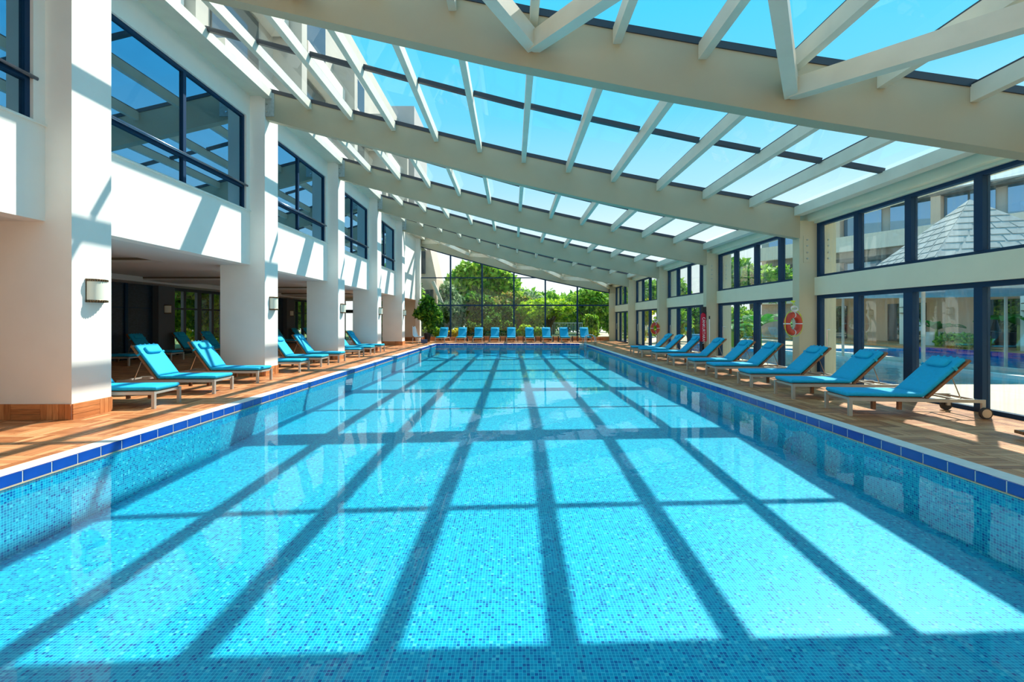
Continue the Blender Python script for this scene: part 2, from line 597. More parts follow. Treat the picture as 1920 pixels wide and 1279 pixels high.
# ------------------------------------------------------------------ layout numbers
XL = -6.65                 # pool face of left columns
XW = -7.05                 # left upper wall plane
XR = 7.2                   # pool face of right columns
XG = 7.7                   # right glazing plane
YL = [1.6, 6.87, 12.24, 17.40, 22.47, 27.54, 33.9]
YR = [0.3, 5.85, 11.40, 16.85, 22.30, 28.0, 33.9]
CW = 0.68                  # left column width along y
PX0, PX1, PY0, PY1 = -4.88, 4.62, 0.9, 29.3
WZ = -0.125
YFAR = 33.9
PROF = [(-7.4, 7.18), (-6.5, 6.89), (-4.26, 6.27), (-2.0, 5.65), (0, 5.11), (2, 4.63), (4.1, 4.17), (6.8, 3.64), (7.9, 3.42)]
def zb(x):
    for (xa, za), (xb, zc) in zip(PROF, PROF[1:]):
        if x <= xb:
            return za + (zc - za) * (x - xa) / (xb - xa)
    return PROF[-1][1]
def zg(x):
    return zb(x) + 0.80
def ybeam(k, x):
    t = (x - XL) / (XR - XL)
    return YL[k] + 0.04 + (YR[k] - YL[k] - 0.04) * t
NP = 13
PXS = [-6.58 + 1.147 * i for i in range(NP)]

# ------------------------------------------------------------------ floor (deck) and pool
def deck(name, x0, x1, y0, y1, holes=()):
    """basket-weave deck tiles of five strips; the strips nearest the view are single parts"""
    T, NS = 0.45, 5
    fl = MB().box(x0, y0, -0.12, x1, y1, -0.006).build(name, 'grout', kind='structure')
    w = T / NS
    g = 0.007
    me = {}
    for d in (0, 1):
        if d == 0:
            mb = MB().box(-T / 2 + g / 2, -w / 2 + g / 2, -0.006, T / 2 - g / 2, w / 2 - g / 2, 0)
        else:
            mb = MB().box(-w / 2 + g / 2, -T / 2 + g / 2, -0.006, w / 2 - g / 2, T / 2 - g / 2, 0)
        mm = bpy.data.meshes.new('deck_strip')
        mm.from_pydata(mb.v, [], [f for f in mb.f if f != (0, 3, 2, 1)])
        mm.materials.append(M['deck_x' if d == 0 else 'deck_y'])
        me[d] = mm
    strips = []
    nx = int(math.ceil((x1 - x0) / T))
    ny = int(math.ceil((y1 - y0) / T))
    for i in range(nx):
        for j in range(ny):
            d = (i + j) % 2
            for k in range(NS):
                off = -T / 2 + w * (k + 0.5)
                cx = x0 + T * (i + 0.5) + (off if d == 1 else 0)
                cy_ = y0 + T * (j + 0.5) + (off if d == 0 else 0)
                hx = T / 2 if d == 0 else w / 2
                hy = w / 2 if d == 0 else T / 2
                ax0, ax1 = max(cx - hx, x0), min(cx + hx, x1)
                ay0, ay1 = max(cy_ - hy, y0), min(cy_ + hy, y1)
                if ax1 - ax0 < 0.02 or ay1 - ay0 < 0.02:
                    continue
                full = (ax1 - ax0 > 2 * hx - 1e-4) and (ay1 - ay0 > 2 * hy - 1e-4)
                u = abs(cx) / max(cy_, 0.1)
                vis = cy_ > 2 and u < 1.17
                strips.append((vis and full, cy_ * cy_ + cx * cx, d, cx, cy_, ax0, ax1, ay0, ay1))
    strips.sort(key=lambda s: (not s[0], s[1]))
    rest = {0: MB(), 1: MB()}
    for q, (vis, _, d, cx, cy_, ax0, ax1, ay0, ay1) in enumerate(strips):
        if q < 290 and vis:
            inst(me[d], 'deck_strip', (cx, cy_, 0.0), parent=fl)
        else:
            zt = random.uniform(-0.0008, 0.0004)
            a, b, c_, d_ = ax0 + g / 2, ay0 + g / 2, ax1 - g / 2, ay1 - g / 2
            rest[d].add([(a, b, -0.006), (c_, b, -0.006), (c_, d_, -0.006), (a, d_, -0.006), (a, b, zt), (c_, b, zt), (c_, d_, zt), (a, d_, zt)],
                        [(4, 5, 6, 7), (0, 1, 5, 4), (1, 2, 6, 5), (2, 3, 7, 6), (3, 0, 4, 7)])
    for d in (0, 1):
        rest[d].build('far_deck_strips', 'deck_x' if d == 0 else 'deck_y', fl, kind='stuff')
    return fl

COP = 0.24
deck('floor', -15.6, PX0 - COP, -8.0, YFAR + 0.3)
deck('floor', PX1 + COP, XG + 0.1, -8.0, YFAR + 0.3)
deck('floor', PX0 - COP, PX1 + COP, PY1 + COP, YFAR + 0.3)
deck('floor', PX0 - COP, PX1 + COP, -8.0, PY0 - COP)

cop = empty_structure('trim_1')
def coping_piece(x0, y0, x1, y1):
    MB().box(x0, y0, -0.12, x1, y1, 0.004).build('coping_strip', 'coping', cop)
for side in (0, 1):
    xa, xb = ((PX0 - COP, PX0 + 0.012) if side == 0 else (PX1 - 0.012, PX1 + COP))
    coping_piece(xa + (0 if side == 0 else 0.03), PY0 - COP, xb - (0.03 if side == 0 else 0), PY1 + COP)
coping_piece(PX0 - 0.018, PY1 + 0.018, PX1 + 0.018, PY1 + COP)
coping_piece(PX0 - 0.018, PY0 - COP, PX1 + 0.018, PY0 - 0.018)

# pool shell: sloping floor and walls
def pz(y):
    return -0.92 + min(max((y - 1.0) / 8.5, 0), 1) * 0.30
pm = MB()
ys = [PY0, 2.0, 4.0, 6.0, 8.0, 9.5, 14, 20, PY1]
for ya, yb in zip(ys, ys[1:]):
    pm.add([(PX0, ya, pz(ya)), (PX1, ya, pz(ya)), (PX1, yb, pz(yb)), (PX0, yb, pz(yb))], [(0, 1, 2, 3)])
    for x_, fl_ in ((PX0, 0), (PX1, 1)):
        f = (0, 1, 2, 3) if fl_ else (3, 2, 1, 0)
        pm.add([(x_, ya, pz(ya)), (x_, yb, pz(yb)), (x_, yb, -0.115), (x_, ya, -0.115)], [f])
for y_, fl_ in ((PY0, 1), (PY1, 0)):
    f = (0, 1, 2, 3) if fl_ else (3, 2, 1, 0)
    pm.add([(PX0, y_, pz(y_)), (PX1, y_, pz(y_)), (PX1, y_, -0.115), (PX0, y_, -0.115)], [f[::-1]])
shell = pm.build('swimming_pool', 'mosaic')
tag(shell, 'long indoor swimming pool lined with turquoise glass mosaic', 'pool')

# waterline tiles: each a part of the pool
bk = MB()
bk.box(PX0 - 0.03, PY0, -0.115, PX0 + 0.004, PY1, 0.0)
bk.box(PX1 - 0.004, PY0, -0.115, PX1 + 0.03, PY1, 0.0)
bk.box(PX0, PY1 - 0.004, -0.115, PX1, PY1 + 0.03, 0.0)
bk.box(PX0, PY0 - 0.03, -0.115, PX1, PY0 - 0.004, -0.004)
bk.build('tile_grout', 'whitegrout', shell)
TL = 0.288
tm = MB().box(-TL / 2 + 0.007, -0.010, -0.105, TL / 2 - 0.007, 0.012, 0.004)
tme = bpy.data.meshes.new('waterline_tile')
tme.from_pydata(tm.v, [], tm.f)
tme.materials.append(M['cobalt'])
def tile(x, y, rz):
    inst(tme, 'waterline_tile', (x, y, 0), (0, 0, rz), shell)
cnt = 0
nY = int((PY1 - 3.9) / TL)
for i in range(nY):
    y = PY1 - TL * (i + 0.5)
    tile(PX0 - 0.002, y, PI / 2)
    tile(PX1 + 0.002, y, -PI / 2)
for i in range(int((PX1 - PX0) / TL)):
    tile(PX0 + TL * (i + 0.5) + 0.01, PY1 + 0.002, 0)
rest = MB()
y = PY1 - TL * nY
while y > PY0:
    y2 = max(y - TL, PY0)
    rest.box(PX0 - 0.012, y2 + 0.004, -0.105, PX0 + 0.010, y - 0.004, 0.004)
    rest.box(PX1 - 0.010, y2 + 0.004, -0.105, PX1 + 0.012, y - 0.004, 0.004)
    y = y2
for i in range(int((PX1 - PX0) / TL)):
    a = PX0 + TL * i + 0.01
    rest.box(a + 0.004, PY0 - 0.012, -0.105, a + TL - 0.004, PY0 + 0.01, 0.004)
rest.build('near_waterline_tiles', 'cobalt', shell, kind='stuff')
lg = MB()
lg.box(PX0 - 0.01, PY0, -0.120, PX0 + 0.018, PY1, -0.107)
lg.box(PX1 - 0.018, PY0, -0.120, PX1 + 0.01, PY1, -0.107)
lg.box(PX0, PY1 - 0.018, -0.120, PX1, PY1 + 0.01, -0.107)
lg.build('waterline_ledge', 'ledge', shell)
wt = MB().add([(PX0, PY0, WZ), (PX1, PY0, WZ), (PX1, PY1, WZ), (PX0, PY1, WZ)], [(0, 1, 2, 3)]).build('pool_water', 'water', kind='stuff')
tag(wt, 'clear calm turquoise water filling the indoor pool', 'water')

# pool ladder at the far right corner
def ladder():
    t = thing('pool_ladder', 'stainless steel pool ladder at the far right corner of the pool', 'ladder', (4.62, 27.9, 0))
    for dy in (-0.25, 0.25):
        pts = [(-0.12, dy, -0.5), (-0.12, dy, 0.25)]
        for k in range(9):
            a = PI * k / 8
            pts.append((0.18 - 0.30 * math.cos(a), dy, 0.42 + 0.20 * math.sin(a)))
        pts += [(0.48, dy, 0.25), (0.48, dy, 0.0)]
        MB().tube(pts, 0.022, 8).build('handrail', 'steel', t, smooth=True)
    for z in (-0.2, -0.42):
        MB().box(-0.16, -0.25, z - 0.015, -0.08, 0.25, z + 0.015).build('tread', 'steel', t)
ladder()

# ------------------------------------------------------------------ roof
roof = empty_structure('ceiling')
def beam(k, label):
    xs = np.linspace(XL + 0.0, XR + 0.02, 24) if k < 6 else np.linspace(-7.1, 7.7, 24)
    T = 0.20
    v, f = [], []
    for x in xs:
        y = ybeam(k, x)
        b_, t_ = zb(x), zb(x) + 0.76
        if k == 6:
            y = YFAR - 0.1
            b_ = b_ + 0.03
        v += [(x, y, b_), (x, y + T, b_), (x, y + T, t_), (x, y, t_)]
    n = len(xs)
    for i in range(n - 1):
        a, b2 = i * 4, (i + 1) * 4
        for j in range(4):
            f.append((a + j, a + (j + 1) % 4, b2 + (j + 1) % 4, b2 + j))
    f += [(3, 2, 1, 0), tuple((n - 1) * 4 + j for j in range(4))]
    o = MB().add(v, f).build('roof_beam', 'beam')
    tag(o, label, 'beam', 'sloping roof beams')
    if k < 6:
        y = ybeam(k, XL)
        pl = MB().box(XL - 0.02, y - 0.03, zb(XL) + 0.06, XL + 0.24, y + 0.02, zb(XL) + 0.70).build('steel_plate', 'galv', o)
        for dz in (0.18, 0.38, 0.58):
            MB().disc_cyl((XL + 0.05, y - 0.035, zb(XL) + dz), (0, 1, 0), 0.022, 0.03, 8).build('bolt', 'steel', pl)
    return o
BL = ['khaki roof beam just behind the camera', 'nearest khaki roof beam sweeping across the top of the picture',
      'second roof beam, ending above the column with the near lifebuoy', 'third roof beam from the camera',
      'fourth roof beam from the camera', 'fifth roof beam, last before the end glass wall', 'far roof beam above the end glass wall']
for k in range(0, 7):
    beam(k, BL[k])
# dark frame bars on the beams and mid bay, purlins, panes
def yk(k, x):
    if k >= 6:
        return YFAR
    if k < 0:
        return ybeam(0, x) - 5.3 * (-k)
    return ybeam(k, x) + 0.1
for k in range(-1, 7):
    for i in range(NP - 1):
        xa, xb = PXS[i], PXS[i + 1]
        MB().add([(xa, yk(k, xa) - 0.12, zg(xa) - 0.05), (xb, yk(k, xb) - 0.12, zg(xb) - 0.05), (xb, yk(k, xb) + 0.12, zg(xb) - 0.05), (xa, yk(k, xa) + 0.12, zg(xa) - 0.05),
                  (xa, yk(k, xa) - 0.12, zg(xa) + 0.05), (xb, yk(k, xb) - 0.12, zg(xb) + 0.05), (xb, yk(k, xb) + 0.12, zg(xb) + 0.05), (xa, yk(k, xa) + 0.12, zg(xa) + 0.05)],
                 [(0, 3, 2, 1), (4, 5, 6, 7), (0, 1, 5, 4), (1, 2, 6, 5), (2, 3, 7, 6), (3, 0, 4, 7)]).build('roof_bar', 'roofbar', roof)
for k in range(-1, 6):
    for i in range(NP - 1):
        xa, xb = PXS[i], PXS[i + 1]
        ya = (yk(k, xa) + yk(k + 1, xa)) / 2
        yb = (yk(k, xb) + yk(k + 1, xb)) / 2
        MB().prism((xa + 0.06, ya, zg(xa)), (xb - 0.06, yb, zg(xb)), 0.09, 0.09).build('crossbar', 'roofbar', roof)
        for h in (0, 1):
            y00 = yk(k, xa) + 0.1 if h == 0 else ya + 0.045
            y01 = yk(k, xb) + 0.1 if h == 0 else yb + 0.045
            y10 = ya - 0.045 if h == 0 else yk(k + 1, xa) - 0.1
            y11 = yb - 0.045 if h == 0 else yk(k + 1, xb) - 0.1
            za, zc = zg(xa), zg(xb)
            MB().add([(xa, y00, za), (xb, y01, zc), (xb, y11, zc), (xa, y10, za)], [(0, 1, 2, 3)]).build('roof_pane', 'roofglass', roof)
    for i in range(NP):
        x = PXS[i]
        w = 0.056 if i not in (0, NP - 1) else 0.11
        y0, y1 = yk(k, x) + (0.1 if k >= 0 else 0), yk(k + 1, x) - 0.1
        z1 = zg(x) - 0.02
        p = MB().box(x - w, y0, z1 - 0.22, x + w, y1, z1).build('rafter', 'purlin', roof)
        if i not in (0, NP - 1):
            MB().box(x - 0.034, y0, z1 + 0.0, x + 0.034, y1, z1 + 0.035).build('glazing_strip', 'roofbar', p)
# horizontal X bracing in the first and last bays
def brace(k):
    nodes = [0, 3, 6, 9, 12]
    for a, b in zip(nodes, nodes[1:]):
        for (i0, i1) in ((a, b), (b, a)):
            xa, xb = PXS[i0], PXS[i1]
            if k == 5:
                A = (xa, yk(k, xa) + 0.15, zg(xa) - 0.42)
                B = (xb, YFAR - 0.25, zg(xb) - 0.42)
            else:
                A = (xa, yk(k, xa) + 0.15, zg(xa) - 0.46)
                B = (xb, yk(k + 1, xb) - 0.12, zg(xb) - 0.46)
            MB().prism(A, B, 0.16, 0.24).build('brace', 'purlin', roof)
brace(0)
brace(5)
# eave along the right glazing
ev = empty_structure('trim_2')
MB().box(XR + 0.22, -8, 3.98, XG - 0.10, YFAR, 4.24).build('eave_box', 'pale', ev)
MB().box(XG - 0.13, -8, 3.93, XG + 0.35, YFAR, 4.12).build('eave_lining', 'pale', ev)
MB().box(XR + 0.0, -8, 4.235, XG + 0.5, YFAR + 0.2, 4.33).build('gutter', 'purlin', ev)
# left flashing between wall head and glazing
fs = empty_structure('trim_3')
MB().box(XW - 0.3, -8, zg(-6.7) - 0.22, -6.60, YFAR, zg(-6.7) + 0.06).build('wall_head', 'purlin', fs)

# ------------------------------------------------------------------ left columns
ORD = ['first', 'second', 'third', 'fourth', 'fifth', 'sixth']
def kerb_strips(parent, x0, x1, y0, y1, h, faces):
    """wood kerb tiles around a rectangle: alternating upright and lying strips as separate pieces"""
    g = 0.005
    T = 0.45
    for face in faces:
        if face == 'px':
            L, fixed = y1 - y0, x1
        elif face == 'ny':
            L, fixed = x1 - x0, y0
        elif face == 'py':
            L, fixed = x1 - x0, y1
        p, up = 0.0, face == 'ny'
        while p < L - 0.01:
            q = min(p + T, L)
            if up:
                n = max(1, int(round((q - p) / 0.09)))
                cells = [(p + (q - p) * i / n, p + (q - p) * (i + 1) / n, 0, h) for i in range(n)]
            else:
                n = 3
                cells = [(p, q, h * i / n, h * (i + 1) / n) for i in range(n)]
            for a, b, z0, z1 in cells:
                a += g / 2; b -= g / 2; z0 += g / 2; z1 -= g / 2
                if face == 'px':
                    mb = MB().box(fixed, y0 + a, z0, fixed + 0.022, y0 + b, z1)
                    mm = 'base_v' if up else 'base_h'
                elif face == 'ny':
                    mb = MB().box(x1 - b, fixed - 0.022, z0, x1 - a, fixed, z1)
                    mm = 'base_v' if up else 'base_x'
                else:
                    mb = MB().box(x1 - b, fixed, z0, x1 - a, fixed + 0.022, z1)
                    mm = 'base_v' if up else 'base_x'
                mb.build('kerb_strip', mm, parent)
            p, up = q, not up

def sconce_mesh():
    """half-round frosted shade on a back plate, with beaded bronze rims; faces +x"""
    H, W, D = 0.33, 0.30, 0.13
    sh = MB()
    n = 12
    v, f = [], []
    for z in (-H / 2, H / 2):
        for i in range(n + 1):
            a = -PI / 2 + PI * i / n
            v.append((0.012 + D * math.cos(a), W / 2 * math.sin(a), z))
    for i in range(n):
        f.append((i, i + 1, n + 2 + i, n + 1 + i))
    sh.add(v, f)
    rims = []
    for z in (-H / 2, H / 2):
        r = MB()
        m = 14
        for i in range(m + 1):
            a = -PI / 2 + PI * i / m
            c = Vector((0.012 + (D + 0.006) * math.cos(a), (W / 2 + 0.006) * math.sin(a), z))
            r.box(c.x - 0.009, c.y - 0.009, c.z - 0.016, c.x + 0.009, c.y + 0.009, c.z + 0.016)
        pts = [(0.012 + D * math.cos(-PI / 2 + PI * i / m), W / 2 * math.sin(-PI / 2 + PI * i / m), z) for i in range(m + 1)]
        r.tube([(p[0], p[1], z + 0.014) for p in pts], 0.005, 5)
        r.tube([(p[0], p[1], z - 0.014) for p in pts], 0.005, 5)
        rims.append(r)
    bp = MB().box(0, -W / 2 - 0.008, -H / 2 - 0.02, 0.012, W / 2 + 0.008, H / 2 + 0.02)
    return sh, rims, bp
def sconce(label, loc, rz=0.0, src=[None]):
    if src[0] is None:
        t = thing('wall_sconce', label, 'wall lamp', loc, rz, 'half-round wall sconces')
        sh, rims, bp = sconce_mesh()
        bp.build('back_plate', 'bronze', t)
        sh.build('shade', 'shade', t, smooth=True)
        for r in rims:
            r.build('rim', 'bronze', t)
        src[0] = t
        return t
    t = copy_tree(src[0])
    t.location = loc
    t.rotation_euler = (0, 0, rz)
    t['label'] = label
    return t

for k in range(0, 6):
    y0 = YL[k]
    w = CW
    lab = ('white square column on the left, behind the camera' if k == 0 else
           ['', 'large white column nearest the camera on the left deck', 'second white column on the left, beyond the near pair of loungers',
            'third white column from the camera on the left', 'fourth white column from the camera on the left',
            'fifth white column on the left, beside the solid end wall'][k])
    c = MB().box(XL - 1.2, y0, 0.0, XL, y0 + w, 3.2).box(XL - 1.2, y0, 3.2, XL, y0 + w, zg(XL) - 0.05).build('column', 'white')
    tag(c, lab, 'column', 'white columns along the left side')
    if k > 0:
        kerb_strips(c, XL - 1.2, XL, y0, y0 + w, 0.24, ('px', 'ny'))
        sconce(['', 'half-round sconce on the nearest left column', 'sconce on the second left column', 'sconce on the third left column',
                'sconce on the fourth left column', 'sconce on the fifth left column'][k], (XL, y0 + 0.38, 1.97))

# left upper wall, windows
wallL = empty_structure('wall_left')
Z1, ZS, ZT = 3.0, 4.44, 6.95
for k in range(-1, 6):
    ya = (YL[k] + CW) if k >= 0 else -8.0
    yb = YL[k + 1] if k < 5 else YFAR
    if k == -1:
        yb = YL[0]
    MB().box(XW - 0.3, ya, Z1, XW, yb, ZS - 0.02).build('spandrel_panel', 'white', wallL)
    MB().box(XW - 0.3, ya, ZT, XW, yb, zg(-6.7) - 0.2).build('head_panel', 'white', wallL)
    if k == 5:
        MB().box(XW - 0.3, ya, ZS - 0.02, XW, yb, ZT).build('upper_end_panel', 'white', wallL)
        continue
    MB().box(XW - 0.3, ya, ZS - 0.02, XW, ya + 0.12, ZT).build('jamb', 'white', wallL)
    MB().box(XW - 0.3, yb - 0.17, ZS - 0.02, XW, yb, ZT).build('jamb', 'white', wallL)
    win = empty_structure('window_%d' % (k + 2))
    wa, wb = ya + 0.12, yb - 0.17
    MB().box(XW - 0.3, wa, ZS - 0.02, XW + 0.035, yb, ZS + 0.012).build('sill', 'sill', win)
    fr = MB()
    xo, xi = XW - 0.14, XW - 0.05
    fr.box(xo, wa, ZS, xi, wa + 0.07, ZT).box(xo, wb - 0.07, ZS, xi, wb, ZT)
    fr.box(xo, wa + 0.07, ZT - 0.07, xi, wb - 0.07, ZT).box(xo, wa + 0.07, ZS, xi, wb - 0.07, ZS + 0.05)
    fr.build('window_frame', 'navy', win)
    ym = (wa + wb) / 2
    MB().box(xo, ym - 0.045, ZS + 0.05, xi, ym + 0.045, ZT - 0.07).build('mullion', 'navy', win)
    tr_ = MB().box(xo, wa + 0.07, 5.02, xi + 0.01, wb - 0.07, 5.13).build('transom', 'navy', win)
    MB().tube([(XW - 0.01, wa + 0.02, 5.09), (XW - 0.01, wb + 0.06, 5.09)], 0.032, 10).build('hand_rail', 'railmetal', win, smooth=True)
    for (p0, p1) in ((wa + 0.07, ym - 0.045), (ym + 0.045, wb - 0.07)):
        for (q0, q1) in ((ZS + 0.05, 5.02), (5.13, ZT - 0.07)):
            MB().box(xo + 0.03, p0, q0, xo + 0.045, p1, q1).build('pane', 'leftglass', win)

# lounge behind the left columns: ceiling, back wall
lc = empty_structure('ceiling')
MB().box(-15.6, -8, 3.12, XW - 0.3, YFAR, 3.3).build('lounge_ceiling', 'ceil', lc)
MB().box(XW - 1.9, -8, 3.0, XW - 0.3, YFAR, 3.12).build('dropped_band', 'ceil', lc)
MB().box(-15.6, -8, 2.93, -13.7, YFAR, 3.12).build('rear_band', 'ceil', lc)
for k in range(0, 6):
    y0 = YL[k]
    MB().box(-13.7, y0 - 0.5, 3.0, XW - 1.9, y0 + CW + 0.6, 3.12).build('cross_band', 'ceil', lc)
    MB().box(-13.7, y0 - 0.52, 3.06, XW - 1.9, y0 - 0.5, 3.12).build('band_edge', 'brownfascia', lc)
XB = -14.7
wb_ = empty_structure('wall_back')
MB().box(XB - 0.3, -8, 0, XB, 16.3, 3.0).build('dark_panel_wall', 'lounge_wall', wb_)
def pier(y0, y1):
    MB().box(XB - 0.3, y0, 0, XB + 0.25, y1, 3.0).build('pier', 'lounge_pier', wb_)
pier(18.6, 19.5)
pier(29.2, 30.3)
for (a, b, wdw) in ((16.3, 18.6, 0), (19.5, 23.3, 1), (23.3, 29.2, 0), (30.3, YFAR, 1)):
    if not wdw:
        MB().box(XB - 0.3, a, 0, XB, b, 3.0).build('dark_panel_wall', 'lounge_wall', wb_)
        continue
    g = empty_structure('window_%d' % (20 + int(a)))
    n = 4
    fr = MB()
    fr.box(XB - 0.12, a, 0, XB, b, 0.12).box(XB - 0.12, a, 2.8, XB, b, 3.0).box(XB - 0.1, a, 1.98, XB - 0.02, b, 2.05)
    for i in range(n + 1):
        y = a + (b - a) * i / n
        w = 0.14 if i % 2 == 0 else 0.08
        fr.box(XB - 0.13, y - w, 0.12, XB, y + w, 2.8)
    fr.build('window_frame', 'charcoal', g)
    for i in range(n):
        MB().box(XB - 0.07, a + (b - a) * i / n + 0.1, 0.12, XB - 0.06, a + (b - a) * (i + 1) / n - 0.1, 2.8).build('pane', 'farglass', g)
for y, lab in ((19.05, 'small sconce on the grey pier behind the shaded loungers'), (29.75, 'small far sconce on the second grey pier of the lounge')):
    sconce(lab, (XB + 0.25, y, 1.97))
for y in (17.3, 8.5, 12.5, 25.0):
    MB().box(XB, y - 0.06, 0.0, XB + 0.05, y + 0.06, 3.0).build('wall_rib', 'navy', wb_)
    MB().box(XB, y - 1.2, 1.98, XB + 0.02, y + 1.2, 2.01).build('wall_band', 'navy', wb_)
# wall at the lounge's far end: glazed with tan strip, and wall behind the camera
we = empty_structure('wall_end')
MB().box(-15.0, YFAR, 0, -12.6, YFAR + 0.3, 3.3).build('tan_panel', 'tan', we)
MB().box(-12.6, YFAR, 2.05, -9.4, YFAR + 0.15, 2.30).build('dark_lintel', 'charcoal', we)
MB().box(-12.6, YFAR, 2.95, XW - 0.3, YFAR + 0.15, 3.3).build('head', 'ceil', we)
MB().box(-9.4, YFAR - 0.15, 0, XW + 0.0, YFAR + 0.14, 3.12).build('beige_panel', 'cream', we)
kerb_strips(we, -9.4, XW, YFAR - 0.15, YFAR, 0.27, ('ny',))
for x in (-12.5, -10.9, -9.5):
    MB().box(x - 0.07, YFAR, 0, x + 0.07, YFAR + 0.12, 2.95).build('post', 'charcoal', we)
MB().box(-12.6, YFAR + 0.05, 0.05, -9.4, YFAR + 0.06, 2.95).build('pane', 'farglass', we)
wbk = MB().box(-15.6, -8.2, 0, XG + 0.3, -8.0, 8.5).build('wall_rear', 'cream', kind='structure')

# ------------------------------------------------------------------ right columns and glazing
for k in range(0, 7):
    y0 = YR[k] if k < 6 else 33.55
    lab = ['pale steel column on the right, behind the view', 'pale column on the right just outside the picture edge',
           'pale bolted column carrying the near lifebuoy', 'pale bolted column beside the red rescue cover', 'pale bolted column with the far lifebuoy',
           'pale bolted column beyond the far lifebuoy', 'pale corner column at the right end of the glass wall'][k]
    ztop = zb(XR) + (0.0 if k < 6 else 0.1)
    c = MB().box(XR, y0, 0, XG + 0.42, y0 + 0.27, 4.0).build('column', 'pier')
    tag(c, lab, 'column', 'pale columns along the right side')
    for xp in (XR + 0.10, XG + 0.13):
        pl = MB().box(xp, y0 - 0.012, 2.95, xp + 0.18, y0, 3.62).build('bolt_plate', 'pier', c)
        for z in (3.05, 3.2, 3.37, 3.52):
            MB().disc_cyl((xp + 0.09, y0 - 0.022, z), (0, 1, 0), 0.02, 0.03, 8).build('bolt', 'galv', pl)
for k in range(0, 6):
    ya = YR[k] + 0.27 if k > 0 else YR[0] + 0.27
    yb = YR[k + 1] if k < 5 else 33.55
    n = 4
    tr_ = MB().box(XG - 0.12, ya, 2.13, XG + 0.12, yb, 2.58).build('trim_%d' % (10 + k), 'pale', kind='structure')
    # glazing bars start at the far end; positions measured from the far column
    step = (yb - ya) / n
    for upper in (0, 1):
        z0, z1 = ((0.0, 2.13), (2.58, 3.93))[upper]
        nm = ('door_%d' % (k + 1)) if not upper else ('window_%d' % (k + 40))
        g = empty_structure(nm)
        fr = MB()
        xo, xi = XG - 0.06, XG + 0.05
        th = 0.09 if upper else 0.11
        fr.box(xo, ya, z1 - th * 0.8, xi, yb, z1)
        fr.box(xo, ya, z0 if upper else -0.002, xi, yb, (z0 + 0.06) if upper else 0.07)
        fr.box(xo, ya, z0 + 0.06, xi, ya + 0.08, z1 - th * 0.8).box(xo, yb - 0.12, z0 + 0.06, xi, yb, z1 - th * 0.8)
        fr.build('frame', 'navy', g)
        for i in range(1, n):
            y = yb - step * i
            w = 0.07 if (upper or i != 2) else 0.10
            MB().box(xo - 0.02, y - w, (z0 + 0.06), xi, y + w, z1 - th * 0.8).build('mullion', 'navy', g)
        for i in range(n):
            pa, pb = yb - step * (i + 1), yb - step * i
            open_door = (not upper and k == 4 and i >= 2)
            if open_door:
                continue
            MB().box(XG - 0.005, pa + 0.07, z0 + 0.06, XG + 0.005, pb - 0.07, z1 - th * 0.8).build('pane', 'glass', g)
        if not upper:
            hy = yb - 0.42 if k == 1 else yb - step * 0.35
            MB().tube([(XG - 0.03, hy, 0.86), (XG - 0.10, hy, 0.86), (XG - 0.10, hy, 1.28), (XG - 0.03, hy, 1.28)], 0.013, 6).build('door_handle', 'steel', g)
MB().box(XG - 0.15, -8.0, 0, XG + 0.15, YR[0] + 0.3, 4.0).build('wall_right', 'pale', kind='structure')

# ------------------------------------------------------------------ end glass wall
fw = empty_structure('window_60')
FX = [-6.95, -4.58, -2.23, 0.14, 2.48, 4.87, 7.3]
def ztopf(x):
    return zb(x) + 0.04
for i, x in enumerate(FX):
    MB().box(x - 0.055, YFAR - 0.05, 0.27, x + 0.055, YFAR + 0.07, ztopf(x)).build('mullion', 'navy', fw)
for a, b in zip(FX, FX[1:]):
    for z, h in ((2.63, 0.05), (4.68, 0.035)):
        if z > ztopf(b) and z > ztopf(a):
            continue
        bb = b
        if z > ztopf(b):
            bb = a + (b - a) * 0.97
        MB().box(a + 0.055, YFAR - 0.04, z - h, bb - 0.055, YFAR + 0.05, z + h).build('transom', 'navy', fw)
    MB().prism((a, YFAR, ztopf(a) - 0.03), (b, YFAR, ztopf(b) - 0.03), 0.10, 0.10).build('head_bar', 'navy', fw)
    MB().add([(a, YFAR, 0.27), (b, YFAR, 0.27), (b, YFAR, ztopf(b)), (a, YFAR, ztopf(a))], [(0, 1, 2, 3)]).build('pane', 'farglass', fw)
kb = MB().box(XW, YFAR - 0.12, 0, XG, YFAR + 0.12, 0.27).build('baseboard_far', 'base_x', kind='structure')
n = 32
for i in range(n):
    a = XW + (XG - XW) * i / n
    b = XW + (XG - XW) * (i + 1) / n
    if i % 2:
        for j in range(5):
            MB().box(a + (b - a) * j / 5 + 0.003, YFAR - 0.14, 0.004, a + (b - a) * (j + 1) / 5 - 0.003, YFAR - 0.12, 0.266).build('kerb_strip', 'base_v', kb)
    else:
        for j in range(3):
            MB().box(a + 0.003, YFAR - 0.14, 0.004 + j * 0.087, b - 0.003, YFAR - 0.12, 0.004 + j * 0.087 + 0.083).build('kerb_strip', 'base_x', kb)
MB().box(XL - 0.45, 33.4, 0, XL - 0.12, YFAR, zg(XL)).build('wall_corner', 'white', kind='structure')
MB().box(XG - 0.5, 33.5, 3.5, XG, YFAR, 4.0).build('trim_4', 'beam', kind='structure')

